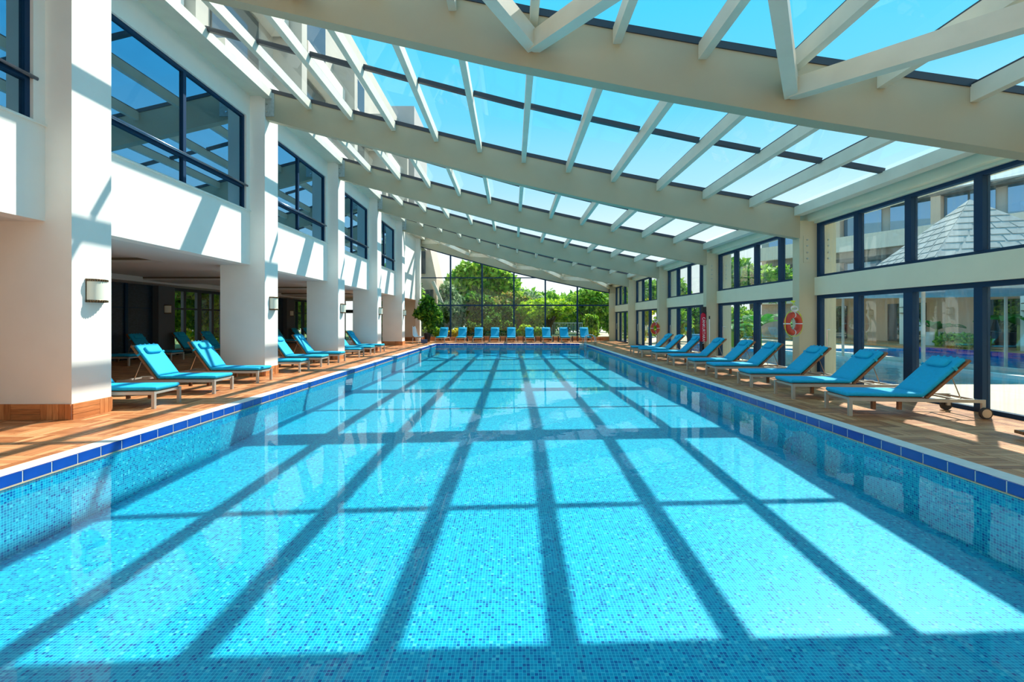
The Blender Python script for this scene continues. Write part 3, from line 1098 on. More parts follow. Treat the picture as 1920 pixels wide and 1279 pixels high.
# ------------------------------------------------------------------ sun loungers (foot at x=0, head towards +x)
def cushion(path, half, thick, n=14, name='mattress', m='fabric', parent=None):
    """padded slab swept along a path of (x, z) with widths; rounded edges"""
    pts = [Vector((p[0], 0, p[1])) for p in path]
    k = len(pts)
    v, f = [], []
    cs = []
    for j in range(n):
        a = 2 * PI * j / n
        c, s_ = math.cos(a), math.sin(a)
        cs.append((math.copysign(abs(c) ** 0.22, c), math.copysign(abs(s_) ** 0.5, s_)))
    for i, p in enumerate(pts):
        d = (pts[min(i + 1, k - 1)] - pts[max(i - 1, 0)]).normalized()
        up = Vector((-d.z, 0, d.x))
        e = 1.0
        if i == 0 or i == k - 1:
            e = 0.55
        w = half * (0.985 if e < 1 else 1.0)
        for (c, s_) in cs:
            q = p + up * (thick / 2 * s_ * e) + Vector((0, w * c, 0))
            v.append(tuple(q))
    for i in range(k - 1):
        for j in range(n):
            f.append((i * n + j, (i + 1) * n + j, (i + 1) * n + (j + 1) % n, i * n + (j + 1) % n))
    f.append(tuple(range(n)))
    f.append(tuple((k - 1) * n + j for j in range(n))[::-1])
    return MB().add(v, f).build(name, m, parent, smooth=True)

def make_lounger(ang=44.0, label='', group='', hinge=1.14):
    t = thing('sun_lounger', label, 'sun lounger', (0, 0, 0), 0, group)
    W = 0.315
    A = math.radians(ang)
    ca, sa = math.cos(A), math.sin(A)
    rz_ = 0.265
    for s_ in (-1, 1):
        MB().box(0.02, s_ * W - 0.018, rz_ - 0.028, 1.95, s_ * W + 0.018, rz_ + 0.022).build('side_rail', 'frame', t)
        MB().box(0.0, s_ * W - 0.025, 0, 0.05, s_ * W + 0.025, rz_ + 0.022).build('leg', 'frame', t)
        MB().box(1.90, s_ * W - 0.018, 0.085, 1.95, s_ * W + 0.018, rz_ - 0.028).build('leg', 'frame', t)
        wh = MB().disc_cyl((1.925, s_ * (W + 0.045), 0.085), (0, 1, 0), 0.085, 0.04, 24).build('wheel', 'tire', t, smooth=True, auto=40)
        MB().disc_cyl((1.925, s_ * (W + 0.048), 0.085), (0, 1, 0), 0.066, 0.042, 20).build('wheel_disc', 'hub', wh, smooth=True, auto=40)
    MB().box(0.02, -W + 0.018, rz_ - 0.022, 0.055, W - 0.018, rz_ + 0.018).build('end_rail', 'frame', t)
    MB().box(1.91, -W + 0.018, rz_ - 0.02, 1.945, W - 0.018, rz_ + 0.01).build('end_rail', 'frame', t)
    # wooden seat slats
    sl = MB()
    sl.box(0.03, -W + 0.02, rz_ + 0.012, hinge, -W + 0.06, rz_ + 0.034).box(0.03, W - 0.06, rz_ + 0.012, hinge, W - 0.02, rz_ + 0.034)
    for i in range(14):
        x = 0.04 + i * (hinge - 0.05) / 14
        sl.box(x, -W + 0.06, rz_ + 0.016, x + 0.055, W - 0.06, rz_ + 0.034)
    sl.build('seat_slats', 'teak', t)
    # backrest frame
    def bp(u, w):                                  # u along the back, w normal offset
        return (hinge + u * ca - w * sa, rz_ + 0.03 + u * sa + w * ca)
    bm_ = MB()
    L = 0.86
    mt = Matrix.Translation((hinge, 0, rz_ + 0.02)) @ Matrix.Rotation(-A, 4, 'Y')
    for s_ in (-1, 1):
        bm_.box(0, s_ * (W - 0.02) - 0.022, -0.012, L, s_ * (W - 0.02) + 0.022, 0.026, mt)
    bm_.box(L - 0.06, -W + 0.04, -0.012, L, W - 0.04, 0.024, mt)
    for i in range(9):
        bm_.box(0.03 + i * 0.086, -W + 0.04, 0.0, 0.03 + i * 0.086 + 0.06, W - 0.04, 0.018, mt)
    bm_.build('backrest', 'teak', t)
    for s_ in (-1, 1):
        a = mt @ Vector((0.52, s_ * (W - 0.05), -0.01))
        MB().tube([a, (1.66, s_ * (W - 0.05), rz_ + 0.01)], 0.008, 6).build('strut', 'steel', t)
    MB().box(1.62, -W + 0.02, rz_ - 0.012, 1.66, W - 0.02, rz_ + 0.012).build('strut_bar', 'frame', t)
    for x in (0.42, 0.80):
        MB().box(x, -W + 0.10, 0.09, x + 0.05, -W + 0.15, rz_ + 0.02).build('support_block', 'teak', t)
    # mattress
    th = 0.075
    z0 = rz_ + 0.034 + th / 2
    path = [(0.0, z0), (0.012, z0)] + [(x, z0) for x in (0.2, 0.36, 0.37, 0.38, 0.55, 0.73, 0.74, 0.75, 0.95)] + [(hinge - 0.075, z0)]
    for a in (0.25, 0.5, 0.75):
        u = 0.10 * a
        path.append((hinge - 0.055 + 0.05 * a, z0 + 0.05 * a * a))
    path = path[:-1]
    for u in (0.09, 0.3, 0.5, 0.7, 0.80, 0.815):
        x, z = bp(u, 0.028 + th / 2 - 0.01)
        path.append((x, z))
    cushion(path, W - 0.012, th, 16, parent=t)
    # pillow
    pv, pf = [], []
    nu, nv = 10, 16
    Pm = mt @ Matrix.Translation((0.66, 0, 0.026 + th + 0.018))
    for i in range(nu + 1):
        a = -PI / 2 + PI * i / nu
        for j in range(nv):
            b = 2 * PI * j / nv
            cx, sx = math.cos(a), math.sin(a)
            px = 0.085 * math.copysign(abs(math.cos(b)) ** 0.5, math.cos(b)) * abs(cx) ** 0.35
            pz_ = 0.042 * math.copysign(abs(math.sin(b)) ** 0.9, math.sin(b)) * abs(cx) ** 0.6
            py = 0.20 * math.copysign(abs(sx) ** 0.55, sx)
            pv.append(tuple(Pm @ Vector((px, py, pz_))))
    for i in range(nu):
        for j in range(nv):
            pf.append((i * nv + j, i * nv + (j + 1) % nv, (i + 1) * nv + (j + 1) % nv, (i + 1) * nv + j))
    MB().add(pv, pf).build('pillow', 'fabric2', t, smooth=True)
    # straps at the side and ties at the head
    for s_ in (-1, 1):
        MB().box(0.60, s_ * (W - 0.012) - 0.012, -0.012, 0.64, s_ * (W - 0.012) + 0.016, 0.10, mt).build('strap', 'fabric2', t)
    for yy in (-0.18, -0.06, 0.06, 0.18):
        MB().box(0.775, yy - 0.016, 0.070, 0.835, yy + 0.016, 0.094, mt).build('tie', 'fabric2', t)
    return t

proto = make_lounger(44.0, 'x', 'g')
proto50 = make_lounger(54.0, 'x', 'g', 1.18)
used = {}
def place(src, x, y, rz, label, group, z=0.0):
    if not used.get(src.name):
        used[src.name] = True
        t = src
    else:
        t = copy_tree(src)
    t.location = (x, y, z)
    t.rotation_euler = (0, 0, rz)
    t['label'] = label
    t['group'] = group
    return t

RL = [(5.33, 7.48, -6.0), (5.36, 9.0, -3.0), (5.35, 10.5, -3.0), (5.32, 12.2, -2.0), (5.34, 13.6, -2), (5.35, 15.4, -2), (5.38, 17.3, -2), (5.3, 18.9, -3), (5.32, 20.25, -3)]
RLAB = ['turquoise sun lounger nearest the camera on the right deck', 'second lounger from the camera on the right deck',
        'third lounger on the right deck, below the near lifebuoy', 'fourth lounger on the right deck, its pillow before a navy door post',
        'fifth lounger from the camera on the right deck', 'sixth lounger on the right deck, in front of the red rescue cover',
        'seventh lounger from the camera on the right deck', 'eighth lounger from the camera on the right deck',
        'farthest lounger of the right-hand row, toward the far lifebuoy']
for (x, y, a), lb in zip(RL, RLAB):
    place(proto, x, y, math.radians(a), lb, 'loungers along the right deck')
LL = [(-6.08, 8.05, 183), (-6.08, 9.62, 182), (-6.08, 11.22, 181), (-6.12, 13.45, 182), (-6.15, 15.0, 182), (-6.15, 16.5, 181),
      (-6.2, 18.8, 182), (-6.2, 20.3, 182), (-6.2, 21.85, 180)]
LLAB = ['turquoise lounger half hidden by the nearest left column', 'sunlit lounger second from the camera on the left deck',
        'lounger just before the second left column, sun wedge on its backrest', 'lounger half hidden behind the second left column',
        'middle lounger between the second and third left columns', 'lounger just before the third left column',
        'lounger half hidden behind the third left column', 'middle lounger between the third and fourth left columns',
        'farthest front lounger, just before the fourth left column']
for (x, y, a), lb in zip(LL, LLAB):
    place(proto50, x, y, math.radians(a), lb, 'loungers between the left columns')
BLs = [(-12.6, 15.3, 'shaded lounger in the lounge, its back behind the nearest column'),
       (-12.6, 17.15, 'shaded lounger with its back before the dark panel wall'),
       (-12.6, 19.4, 'shaded lounger in front of the garden windows'),
       (-12.6, 21.1, 'shaded lounger right of the garden windows, beside the second column'),
       (-12.6, 27.3, 'far shaded lounger seen past the second column, leftmost'),
       (-12.6, 29.6, 'far shaded lounger seen past the second column, middle'),
       (-12.6, 31.2, 'far shaded lounger seen past the second column, rightmost')]
for x, y, lb in BLs:
    place(proto50, x, y, PI, lb, 'loungers in the shaded lounge')
FXL = [(-5.01, 2.5), (-3.59, 0), (-2.39, -1), (-1.22, -0.5), (-0.05, 0), (1.26, 0), (2.48, 0), (3.76, 0), (5.22, 0.5)]
FLAB = ['leftmost lounger of the far row before the end glass wall', 'second lounger from the left in the far row', 'third lounger from the left in the far row',
        'fourth lounger from the left in the far row', 'middle lounger of the nine in the far row', 'fourth lounger from the right in the far row',
        'third lounger from the right in the far row', 'second lounger from the right in the far row', 'rightmost lounger of the far row, behind the pool ladder']
for (x, a), lb in zip(FXL, FLAB):
    place(proto50, x, 31.6, math.radians(90 - a), lb, 'loungers before the end glass wall')

# side tables in the far row
def side_table(x, y, lb, src=[None]):
    if src[0] is None:
        t = thing('side_table', lb, 'table', (x, y, 0), 0, 'small tables between the far loungers')
        MB().box(-0.22, -0.22, 0.36, 0.22, 0.22, 0.39).build('table_top', 'teak', t)
        for sx in (-1, 1):
            for sy in (-1, 1):
                MB().box(sx * 0.19 - 0.02, sy * 0.19 - 0.02, 0, sx * 0.19 + 0.02, sy * 0.19 + 0.02, 0.36).build('leg', 'charcoal', t)
        src[0] = t
        return
    t = copy_tree(src[0])
    t.location = (x, y, 0)
    t['label'] = lb
ts = ['second and third', 'third and fourth', 'fourth and middle', 'middle and sixth', 'sixth and seventh', 'seventh and eighth', 'eighth and rightmost']
for i in range(7):
    xm = (FXL[i + 1][0] + FXL[i + 2][0]) / 2
    side_table(xm, 32.4, 'low dark side table between the %s far loungers' % ts[i])

# ------------------------------------------------------------------ lifebuoys
def lifebuoy(loc, rz, label, src=[None]):
    if src[0] is not None:
        t = copy_tree(src[0])
        t.location = loc
        t.rotation_euler = (0, 0, rz)
        t['label'] = label
        return t
    t = thing('lifebuoy', label, 'lifebuoy', loc, rz, 'orange lifebuoys on the right columns')
    R, r = 0.215, 0.075
    mb = MB()
    mb.tube([(R * math.cos(a), 0, R * math.sin(a)) for a in np.linspace(0, 2 * PI, 32, endpoint=False)], r, 12, closed=True)
    mb.build('ring', 'orange', t, smooth=True)
    for q in range(4):
        a0 = q * PI / 2
        MB().tube([(R * math.cos(a0 + d), 0, R * math.sin(a0 + d)) for d in (-0.06, 0, 0.06)], r + 0.004, 12).build('band', 'whiteplastic', t, smooth=True)
    pts = []
    for q in range(4):
        for s_ in np.linspace(0.0, 1, 7)[:-1]:
            a = q * PI / 2 + s_ * PI / 2
            rr = R + r + 0.012 + 0.03 * math.sin(s_ * PI)
            pts.append((rr * math.cos(a), -0.02, rr * math.sin(a)))
    MB().tube(pts, 0.008, 5, closed=True).build('grab_line', 'rope', t)
    coil = MB()
    for i in range(5):
        coil.tube([(0.12 * math.cos(a) - 0.02 * i + 0.02, -0.03 - 0.012 * i, R + r + 0.06 + 0.055 * math.sin(a) + 0.008 * i) for a in np.linspace(0, 2 * PI, 14, endpoint=False)], 0.008, 5, closed=True)
    coil.build('rope_coil', 'whiteplastic', t)
    MB().tube([(-0.02, -0.02, R + r + 0.26), (0.13, -0.03, R + r + 0.03), (0.16, -0.08, R * 0.9)], 0.007, 5).tube([(-0.02, -0.02, R + r + 0.26), (-0.06, -0.03, R + r + 0.06)], 0.007, 5).build('yellow_rope', 'rope', t)
    MB().box(-0.05, -0.03, R + r + 0.24, 0.04, 0.02, R + r + 0.28).build('hook', 'rope', t)
    src[0] = t
    return t
lifebuoy((6.93, 11.22, 1.42), math.radians(22), 'near orange lifebuoy with yellow rope on a right column')
lifebuoy((6.95, 22.1, 1.12), math.radians(28), 'far small orange lifebuoy on the fourth right column')

# red rescue cover with lettering, rod beside it
t = thing('rescue_cover', 'folded red rescue cover with white lettering on a black pole beside a right column', 'rescue equipment', (7.02, 16.7, 0))
MB().tube([(0, 0, 0), (0, 0, 2.0)], 0.035, 8).build('pole', 'black', t, smooth=True)
MB().tube([(0, 0, 0.72), (0, 0, 0.74), (0, 0, 1.3), (0, 0, 1.72), (0, 0, 1.78)], [0.06, 0.12, 0.11, 0.085, 0.04], 12).build('cover', 'red', t, smooth=True)
MB().box(-0.05, -0.06, 1.80, 0.09, 0.06, 2.0).box(0.04, -0.05, 1.5, 0.10, 0.05, 1.82).build('clamp', 'black', t)
fc = bpy.data.curves.new('lettering', 'FONT')
fc.body = 'CANKURTARAN'
fc.size = 0.13
fc.extrude = 0.002
fc.materials.append(M['whiteplastic'])
ftmp = bpy.data.objects.new('lettering_curve', fc)
C.objects.link(ftmp)
bpy.context.view_layer.update()
fme = bpy.data.meshes.new_from_object(ftmp.evaluated_get(bpy.context.evaluated_depsgraph_get()))
bpy.data.objects.remove(ftmp)
fo = bpy.data.objects.new('lettering', fme)
C.objects.link(fo)
fo.parent = t
fo.location = (-0.075, -0.115, 1.62)
fo.rotation_euler = (PI / 2, PI / 2, -0.5)
t = thing('rescue_pole', 'thin white rescue pole leaning beside the red cover', 'pole', (7.14, 16.45, 0))
MB().tube([(0, 0, 0.25), (0, 0, 1.55)], 0.018, 8).build('rod', 'whiteplastic', t)
MB().tube([(0, 0, 0.0), (0, 0, 0.25)], 0.025, 8).tube([(0, 0, 1.55), (0, 0, 1.66)], 0.025, 8).build('grip', 'black', t)

# wooden bench edge at the right margin
t = thing('wooden_bench', 'low reddish wooden board at the right edge of the picture, on the deck', 'bench', (6.46, 6.0, 0), math.radians(-8))
for i in range(3):
    MB().box(0.0, -0.55 + i * 0.13, 0.06, 1.0, -0.55 + i * 0.13 + 0.12, 0.10).build('plank', 'teak', t)
MB().box(0.1, -0.53, 0, 0.16, -0.2, 0.06).box(0.84, -0.53, 0, 0.9, -0.2, 0.06).build('support', 'teak', t)

# ------------------------------------------------------------------ foliage
def leaf_cloud(n, blobs, size, shape=(1, 2.0)):
    """n leaf quads spread inside ellipsoids; returns verts, faces"""
    v, f = [], []
    wts = np.array([b[3] * b[4] * b[5] for b in blobs]) ** 0.8
    wts /= wts.sum()
    idx = RS.choice(len(blobs), n, p=wts)
    for i in range(n):
        bx, by, bz, rx, ry, rz_ = blobs[idx[i]]
        d = RS.normal(size=3)
        d /= np.linalg.norm(d) + 1e-9
        rr = RS.uniform(0.3, 1.0) ** 0.5 * RS.uniform(0.85, 1.25)
        c = np.array((bx + d[0] * rx * rr, by + d[1] * ry * rr, bz + d[2] * rz_ * rr))
        a = RS.normal(size=3)
        a /= np.linalg.norm(a) + 1e-9
        b = np.cross(a, d + RS.normal(size=3) * 0.6)
        b /= np.linalg.norm(b) + 1e-9
        s = size * RS.uniform(0.6, 1.3)
        w, l = s * shape[0] * 0.5, s * shape[1] * 0.5
        o = len(v)
        v += [tuple(c - a * l), tuple(c + b * w), tuple(c + a * l), tuple(c - b * w)]
        f.append((o, o + 1, o + 2, o + 3))
    return v, f

def tree(name, label, x, y, trunk_h, blobs, m, n, size, tr=0.14, branches=0, group=None, z0=0.0, shape=(1, 2.0)):
    t = thing(name, label, 'tree', (x, y, z0), 0, group)
    tb = MB()
    pts = [(0, 0, 0), (0.05, 0.02, trunk_h * 0.5), (0, 0, trunk_h)]
    tb.tube(pts, [tr * 1.2, tr, tr * 0.7], 8)
    for i in range(branches):
        a = 2 * PI * i / max(branches, 1) + 0.4
        b0 = blobs[i % len(blobs)]
        s0 = trunk_h * 0.55
        tb.tube([(0, 0, s0), (b0[0] * 0.45, b0[1] * 0.45, s0 + (b0[2] - s0) * 0.5), (b0[0], b0[1], b0[2])], [tr * 0.7, tr * 0.45, tr * 0.2], 6)
    tb.build('trunk', 'bark', t, smooth=True)
    v, f = leaf_cloud(int(n * 0.8), blobs, size * 1.35, shape)
    MB().add(v, f).build('foliage', m, t, kind='stuff')
    return t

def blobset(n, rx, ry, rz_, cz, r0, r1):
    out = []
    for i in range(n):
        a = random.uniform(0, 2 * PI)
        q = random.uniform(0.1, 1) ** 0.5
        out.append((rx * q * math.cos(a), ry * q * math.sin(a), cz + random.uniform(-1, 1) * rz_ * (1 - 0.5 * q), *(random.uniform(r0, r1),) * 3))
    return out

TG = 'trees beyond the end glass wall'
tree('broad_tree', 'tall broad dark-crowned tree beyond the left of the end glass wall', -3.2, 46, 4.0, [(-2.3, 0, 5.0, 1.3, 1.2, 1.2), (-1.2, 0, 6.2, 1.4, 1.2, 1.1), (0.3, 0, 6.5, 1.5, 1.2, 1.1), (1.7, 0, 6.0, 1.4, 1.2, 1.1), (2.7, 0, 5.0, 1.2, 1.2, 1.1), (0, 0, 4.8, 2.2, 1.4, 1.4), (-1, 0.5, 3.6, 2.2, 1.2, 1.0), (1.8, 0.5, 3.6, 1.8, 1.2, 1.0), (3.3, 0, 3.9, 0.9, 1, 0.8)], 'leaf_mid', 13000, 0.24, 0.3, 4, TG)
tree('pine_tree', 'bluish-green tree beside the tan building outside', -6.6, 42, 3.0, blobset(10, 1.3, 1.3, 1.9, 3.0, 0.6, 1.0), 'leaf_blue', 5000, 0.17, 0.16, 2, TG)
tree('feathery_tree', 'pale feathery tree right of the broad dark one', 0.5, 47, 3.2, blobset(10, 1.8, 1.6, 1.3, 3.5, 0.6, 1.1), 'leaf_blue', 4500, 0.18, 0.14, 3, TG)
tree('lime_tree', 'bright lime-green tree with forked trunk outside the end glass', 3.15, 38.5, 1.6, [(b[0] * 1.0, b[1], b[2], b[3], b[4], b[5] * 0.8) for b in blobset(16, 1.9, 1.4, 0.75, 2.35, 0.45, 0.8)], 'leaf_lime', 8000, 0.15, 0.17, 5, TG)
tree('slender_tree', 'thin pale sapling behind the lime-green tree', 1.9, 44, 2.5, blobset(7, 0.8, 0.8, 0.8, 3.3, 0.4, 0.6), 'leaf_blue', 1100, 0.15, 0.08, 2, TG)
tree('round_tree', 'dark round tree at the right end outside the glass wall', 7.0, 41, 2.0, blobset(12, 1.6, 1.4, 1.4, 3.0, 0.7, 1.1), 'leaf_mid', 7000, 0.17, 0.2, 3, TG)
tree('reddish_tree', 'tree with reddish leaf tips in the middle of the garden', -0.6, 42, 1.5, blobset(12, 2.2, 1.2, 0.8, 2.7, 0.6, 0.9), 'leaf_red', 6000, 0.16, 0.14, 3, TG)
tree('ivy_tree', 'dark leafy tree covering a wall behind the second pane', -3.1, 38, 2.0, blobset(12, 1.0, 0.7, 1.5, 2.3, 0.5, 0.8), 'leaf_dark', 6000, 0.14, 0.12, 3, TG)
tree('silver_tree', 'silvery shrub-like tree at the left of the end glass wall', -5.3, 37.5, 1.2, blobset(12, 1.1, 0.7, 1.3, 1.9, 0.5, 0.8), 'leaf_blue', 5500, 0.14, 0.10, 3, TG)
for q, (x, y, lab) in enumerate(((0.9, 55, 'distant treetop left of centre on the skyline'), (8.5, 52, 'distant treetop on the skyline at right'), (-8, 55, 'distant treetop behind the tan building'),
                                 (4.5, 50, 'distant treetop above the lime-green tree'))):
    tree('distant_tree', lab, x, y, 2.5, blobset(10, 3.0, 2.0, 1.0, 2.9, 1.0, 1.5), 'leaf_mid', 3500, 0.26, 0.2, 2, 'distant trees on the skyline')

def shrub(label, x, y, rx, ry, h, m, n, size=0.12, group='shrubs in the garden bed', z0=0.0, shape=(1, 2.0), name='shrub'):
    t = thing(name, label, 'shrub', (x, y, z0), 0, group)
    tb = MB()
    for i in range(4):
        a = i * PI / 2 + 0.3
        tb.tube([(0, 0, 0), (rx * 0.4 * math.cos(a), ry * 0.4 * math.sin(a), h * 0.6)], [0.03, 0.012], 5)
    tb.build('stems', 'bark', t)
    bl = [(random.uniform(-1, 1) * rx * 0.65, random.uniform(-1, 1) * ry * 0.5, random.uniform(0.3, 0.8) * h, rx * 0.38, ry * 0.45, h * 0.28) for _ in range(8)]
    v, f = leaf_cloud(n, bl, size, shape)
    MB().add(v, f).build('foliage', m, t, kind='stuff')
SH = [(-6.0, 35.2, 0.9, 0.5, 1.0, 'leaf_mid', 'low green shrub outside beside the potted tree'),
      (-4.2, 35.0, 0.7, 0.5, 0.8, 'leaf_yellow', 'yellow-flowering shrub outside the first pane'),
      (-3.0, 35.6, 0.9, 0.5, 1.3, 'leaf_dark', 'dark shrub outside the second pane'),
      (-1.6, 35.8, 0.8, 0.5, 1.9, 'leaf_dark', 'tall very dark shrub outside the third pane'),
      (-0.2, 35.4, 0.8, 0.5, 1.5, 'leaf_dark', 'dark shrub outside the middle of the glass wall'),
      (0.9, 35.6, 0.8, 0.5, 1.2, 'leaf_lime', 'lime shrub right of the middle outside'),
      (1.9, 35.3, 0.7, 0.5, 0.9, 'leaf_mid', 'low shrub behind the fourth pane'),
      (6.3, 35.3, 0.9, 0.5, 1.9, 'leaf_mid', 'tall leafy shrub outside the rightmost pane'),
      (5.9, 34.9, 0.5, 0.4, 1.0, 'leaf_lime', 'small pale shrub outside the rightmost pane'),
      (-0.9, 37.6, 1.3, 0.5, 2.6, 'leaf_dark', 'large dark shrub mass at the garden centre'),
      (1.6, 37.3, 0.9, 0.5, 2.0, 'leaf_mid', 'mid-green shrub left of the lime tree')]
for x, y, rx, ry, h, m, lb in SH:
    shrub(lb, x, y, rx, ry, h, m, int(1500 + 900 * h))
for q in range(9):
    shrub('%s stretch from the left of the tall hedge at the back of the garden' % ['first', 'second', 'third', 'fourth', 'fifth', 'sixth', 'seventh', 'eighth', 'ninth'][q],
          -12.5 + q * 3.4, 58.5, 2.4, 1.2, 3.4, 'leaf_mid' if q % 2 else 'leaf_dark', 2600, 0.26, 'tall hedge at the back of the garden', name='hedge')
# garden ground, low wall, fence
MB().box(-30, YFAR + 0.31, -0.15, XG + 0.1, 70, -0.02).build('floor', 'soil', kind='structure')
gw = MB().box(-5.5, 36.3, 0, 2.4, 36.5, 0.62).build('garden_wall', 'darkblue')
tag(gw, 'low dark planter wall in the garden behind the loungers', 'wall')
t = thing('picket_fence', 'white metal picket fence beyond the lime-green tree', 'fence', (4.6, 40.0, 0))
MB().box(-1.2, -0.02, 0.15, 1.6, 0.02, 0.2).box(-1.2, -0.02, 1.25, 1.6, 0.02, 1.3).build('rail', 'fence', t)
for i in range(20):
    MB().box(-1.2 + i * 0.145, -0.015, 0.0, -1.2 + i * 0.145 + 0.035, 0.015, 1.35).build('picket', 'fence', t)
pt = MB().box(4.2, 35.5, -0.02, 5.4, 39.8, 0.0).build('garden_path', 'paving')
tag(pt, 'pale path leading to the white fence', 'path')
for (x, lab) in ((-4.9, 'grey tree trunk standing behind the first mullion'), (-3.9, 'grey tree trunk right of the first mullion')):
    q = MB().tube([(x - 0.3, 43.6, 0), (x - 0.2, 43.6, 1.6), (x - 0.35, 43.6, 3.2)], [0.30, 0.24, 0.18], 10).build('palm_trunk', 'barkgrey', smooth=True)
    tag(q, lab, 'tree', 'grey trunks in the garden')

# tan building beyond the end wall, slanted buttress
t = thing('hotel_wing', 'tan building with a slanting end wall beyond the left of the glass', 'building', (0, 0, 0))
v = [(-14, 40, 0), (-6.55, 40, 0), (-6.65, 40, 5.2), (-8.2, 40, 12.5), (-14, 40, 12.5)]
mb = MB()
mb.add(v + [(p[0], 44, p[2]) for p in v], [(0, 1, 2, 3, 4), (9, 8, 7, 6, 5), (0, 5, 6, 1), (1, 6, 7, 2), (2, 7, 8, 3), (3, 8, 9, 4), (4, 9, 5, 0)])
wl_ = mb.build('wall', 'tan', t)
MB().box(-10, 39.9, 5.6, -7.6, 39.98, 7.6).build('window', 'charcoal', t)
MB().box(-10, 39.9, 1.2, -6.9, 39.98, 4.2).build('window', 'charcoal', t)
MB().prism((-6.9, 39.6, 4.9), (-5.4, 39.6, 1.4), 0.2, 0.25).build('buttress', 'cream', t)

# upper storeys of the left building, above the glass roof
t = thing('upper_storeys', 'cream hotel storeys rising above the left edge of the glass roof', 'building', (0, 0, 0))
MB().box(-20, -8, 7.4, -8.3, 33.5, 16.2).build('wall', 'upperwall', t)
for i in range(7):
    y = -4 + i * 5.3
    MB().box(-8.3, y + 3.9, 7.9, -7.3, y + 4.3, 13.5).build('fin_wall', 'upperwall', t)
    MB().box(-8.3, y + 0.6, 9.0, -8.24, y + 2.9, 11.2).build('window', 'upperglass', t)
    MB().box(-8.3, y + 0.6, 12.3, -8.24, y + 2.9, 14.4).build('window', 'upperglass', t)
    MB().box(-8.3, y + 0.0, 8.0, -7.5, y + 3.8, 8.9).build('balcony', 'white', t)
    MB().box(-8.3, y + 0.0, 11.3, -7.7, y + 3.8, 12.1).build('balcony', 'cream', t)
MB().box(-10.5, 33.5, 7.4, -7.2, 38.5, 17.3).build('tower', 'greyrender', t)

# ------------------------------------------------------------------ indoor potted tree and white chair
t = thing('potted_ficus', 'leafy potted tree in the far left corner', 'plant', (-5.95, 32.0, 0))
MB().tube([(0, 0, 0), (0, 0, 0.02), (0, 0, 0.55), (0, 0, 0.62)], [0.16, 0.18, 0.26, 0.26], 16).build('pot', 'black', t, smooth=True, auto=40)
MB().tube([(0, 0, 0.5), (0.05, 0, 1.1), (0.1, 0, 1.9)], [0.035, 0.03, 0.02], 6).tube([(0.02, 0, 0.8), (0.35, 0.1, 1.6)], [0.02, 0.01], 5).tube([(0.02, 0, 0.9), (-0.3, 0.1, 1.9)], [0.02, 0.01], 5).build('trunk', 'bark', t)
v, f = leaf_cloud(2600, [(0, 0, 2.4, 0.62, 0.6, 0.62), (-0.45, 0, 1.95, 0.5, 0.5, 0.4), (0.5, 0, 1.9, 0.5, 0.5, 0.55), (0.1, 0, 2.9, 0.35, 0.35, 0.35), (0.15, 0, 1.45, 0.45, 0.4, 0.45), (0.25, 0, 0.95, 0.35, 0.3, 0.3), (0.75, 0, 1.6, 0.3, 0.3, 0.3)], 0.15, (1, 1.8))
MB().add(v, f).build('foliage', 'leaf_ficus', t, kind='stuff')
t = thing('white_chair', 'white moulded plastic chair by the solid wall at the far left corner', 'chair', (-6.45, 30.6, 0), math.radians(-25))
v, f = [], []
prof = [(0.42, 0.40, 0.22), (0.30, 0.37, 0.27), (0.05, 0.34, 0.28), (-0.10, 0.44, 0.27), (-0.15, 0.70, 0.22), (-0.19, 0.92, 0.17), (-0.22, 1.06, 0.11)]
for (x, z, w) in prof:
    for j in range(7):
        u = -1 + 2 * j / 6
        v.append((x + 0.05 * abs(u) ** 2, w * u, z + 0.07 * abs(u) ** 2.5))
for i in range(len(prof) - 1):
    for j in range(6):
        f.append((i * 7 + j, i * 7 + j + 1, (i + 1) * 7 + j + 1, (i + 1) * 7 + j))
sh_ = MB().add(v, f).build('seat_shell', 'whiteplastic', t, smooth=True)
so = sh_.modifiers.new('solid', 'SOLIDIFY')
so.thickness = 0.03
for sx in (-0.1, 0.34):
    for sy in (-0.2, 0.2):
        MB().tube([(sx, sy, 0.36), (sx * 1.1, sy * 1.15, 0)], 0.015, 6).build('leg', 'steel', t)
t = MB().box(-6.0, 29.95, 0, -5.62, 30.3, 0.24).build('storage_box', 'darkblue', bevel=0.02)
tag(t, 'small dark blue box in front of the white chair', 'box')

# ------------------------------------------------------------------ outdoors on the right
MB().add([(XG + 0.1, -10, -0.01), (9.0, -10, -0.01), (9.0, 60, -0.01), (XG + 0.1, 60, -0.01)], [(0, 1, 2, 3)]).build('floor', 'paving', kind='structure')
MB().add([(9.0, -10, -0.01), (60, -10, -0.01), (60, 10.75, -0.01), (9.0, 10.75, -0.01)], [(0, 1, 2, 3)]).build('floor', 'paving', kind='structure')
MB().add([(9.0, 24.5, -0.012), (60, 24.5, -0.012), (60, 80, -0.012), (9.0, 80, -0.012)], [(0, 1, 2, 3)]).build('floor', 'paving', kind='structure')
ow = MB()
ow.add([(9.0, 10.75, -0.7), (21.4, 10.75, -0.7), (21.4, 24.5, -0.7), (9.0, 24.5, -0.7)], [(0, 1, 2, 3)])
ow.box(8.95, 10.7, -0.7, 9.0, 24.55, -0.012).box(21.4, 10.7, -0.7, 21.45, 24.55, -0.012).box(9, 10.7, -0.7, 21.4, 10.75, -0.012).box(9, 24.5, -0.7, 21.4, 24.55, -0.012)
po = ow.build('outdoor_pool', 'pool2')
tag(po, 'outdoor pool seen through the right-hand glass doors', 'pool')
for (x0, x1) in ((13.6, 13.85), (15.5, 15.75)):
    MB().box(x0, 10.76, -0.7, x1, 24.49, 0.01).build('divider_wall', 'cream', po)
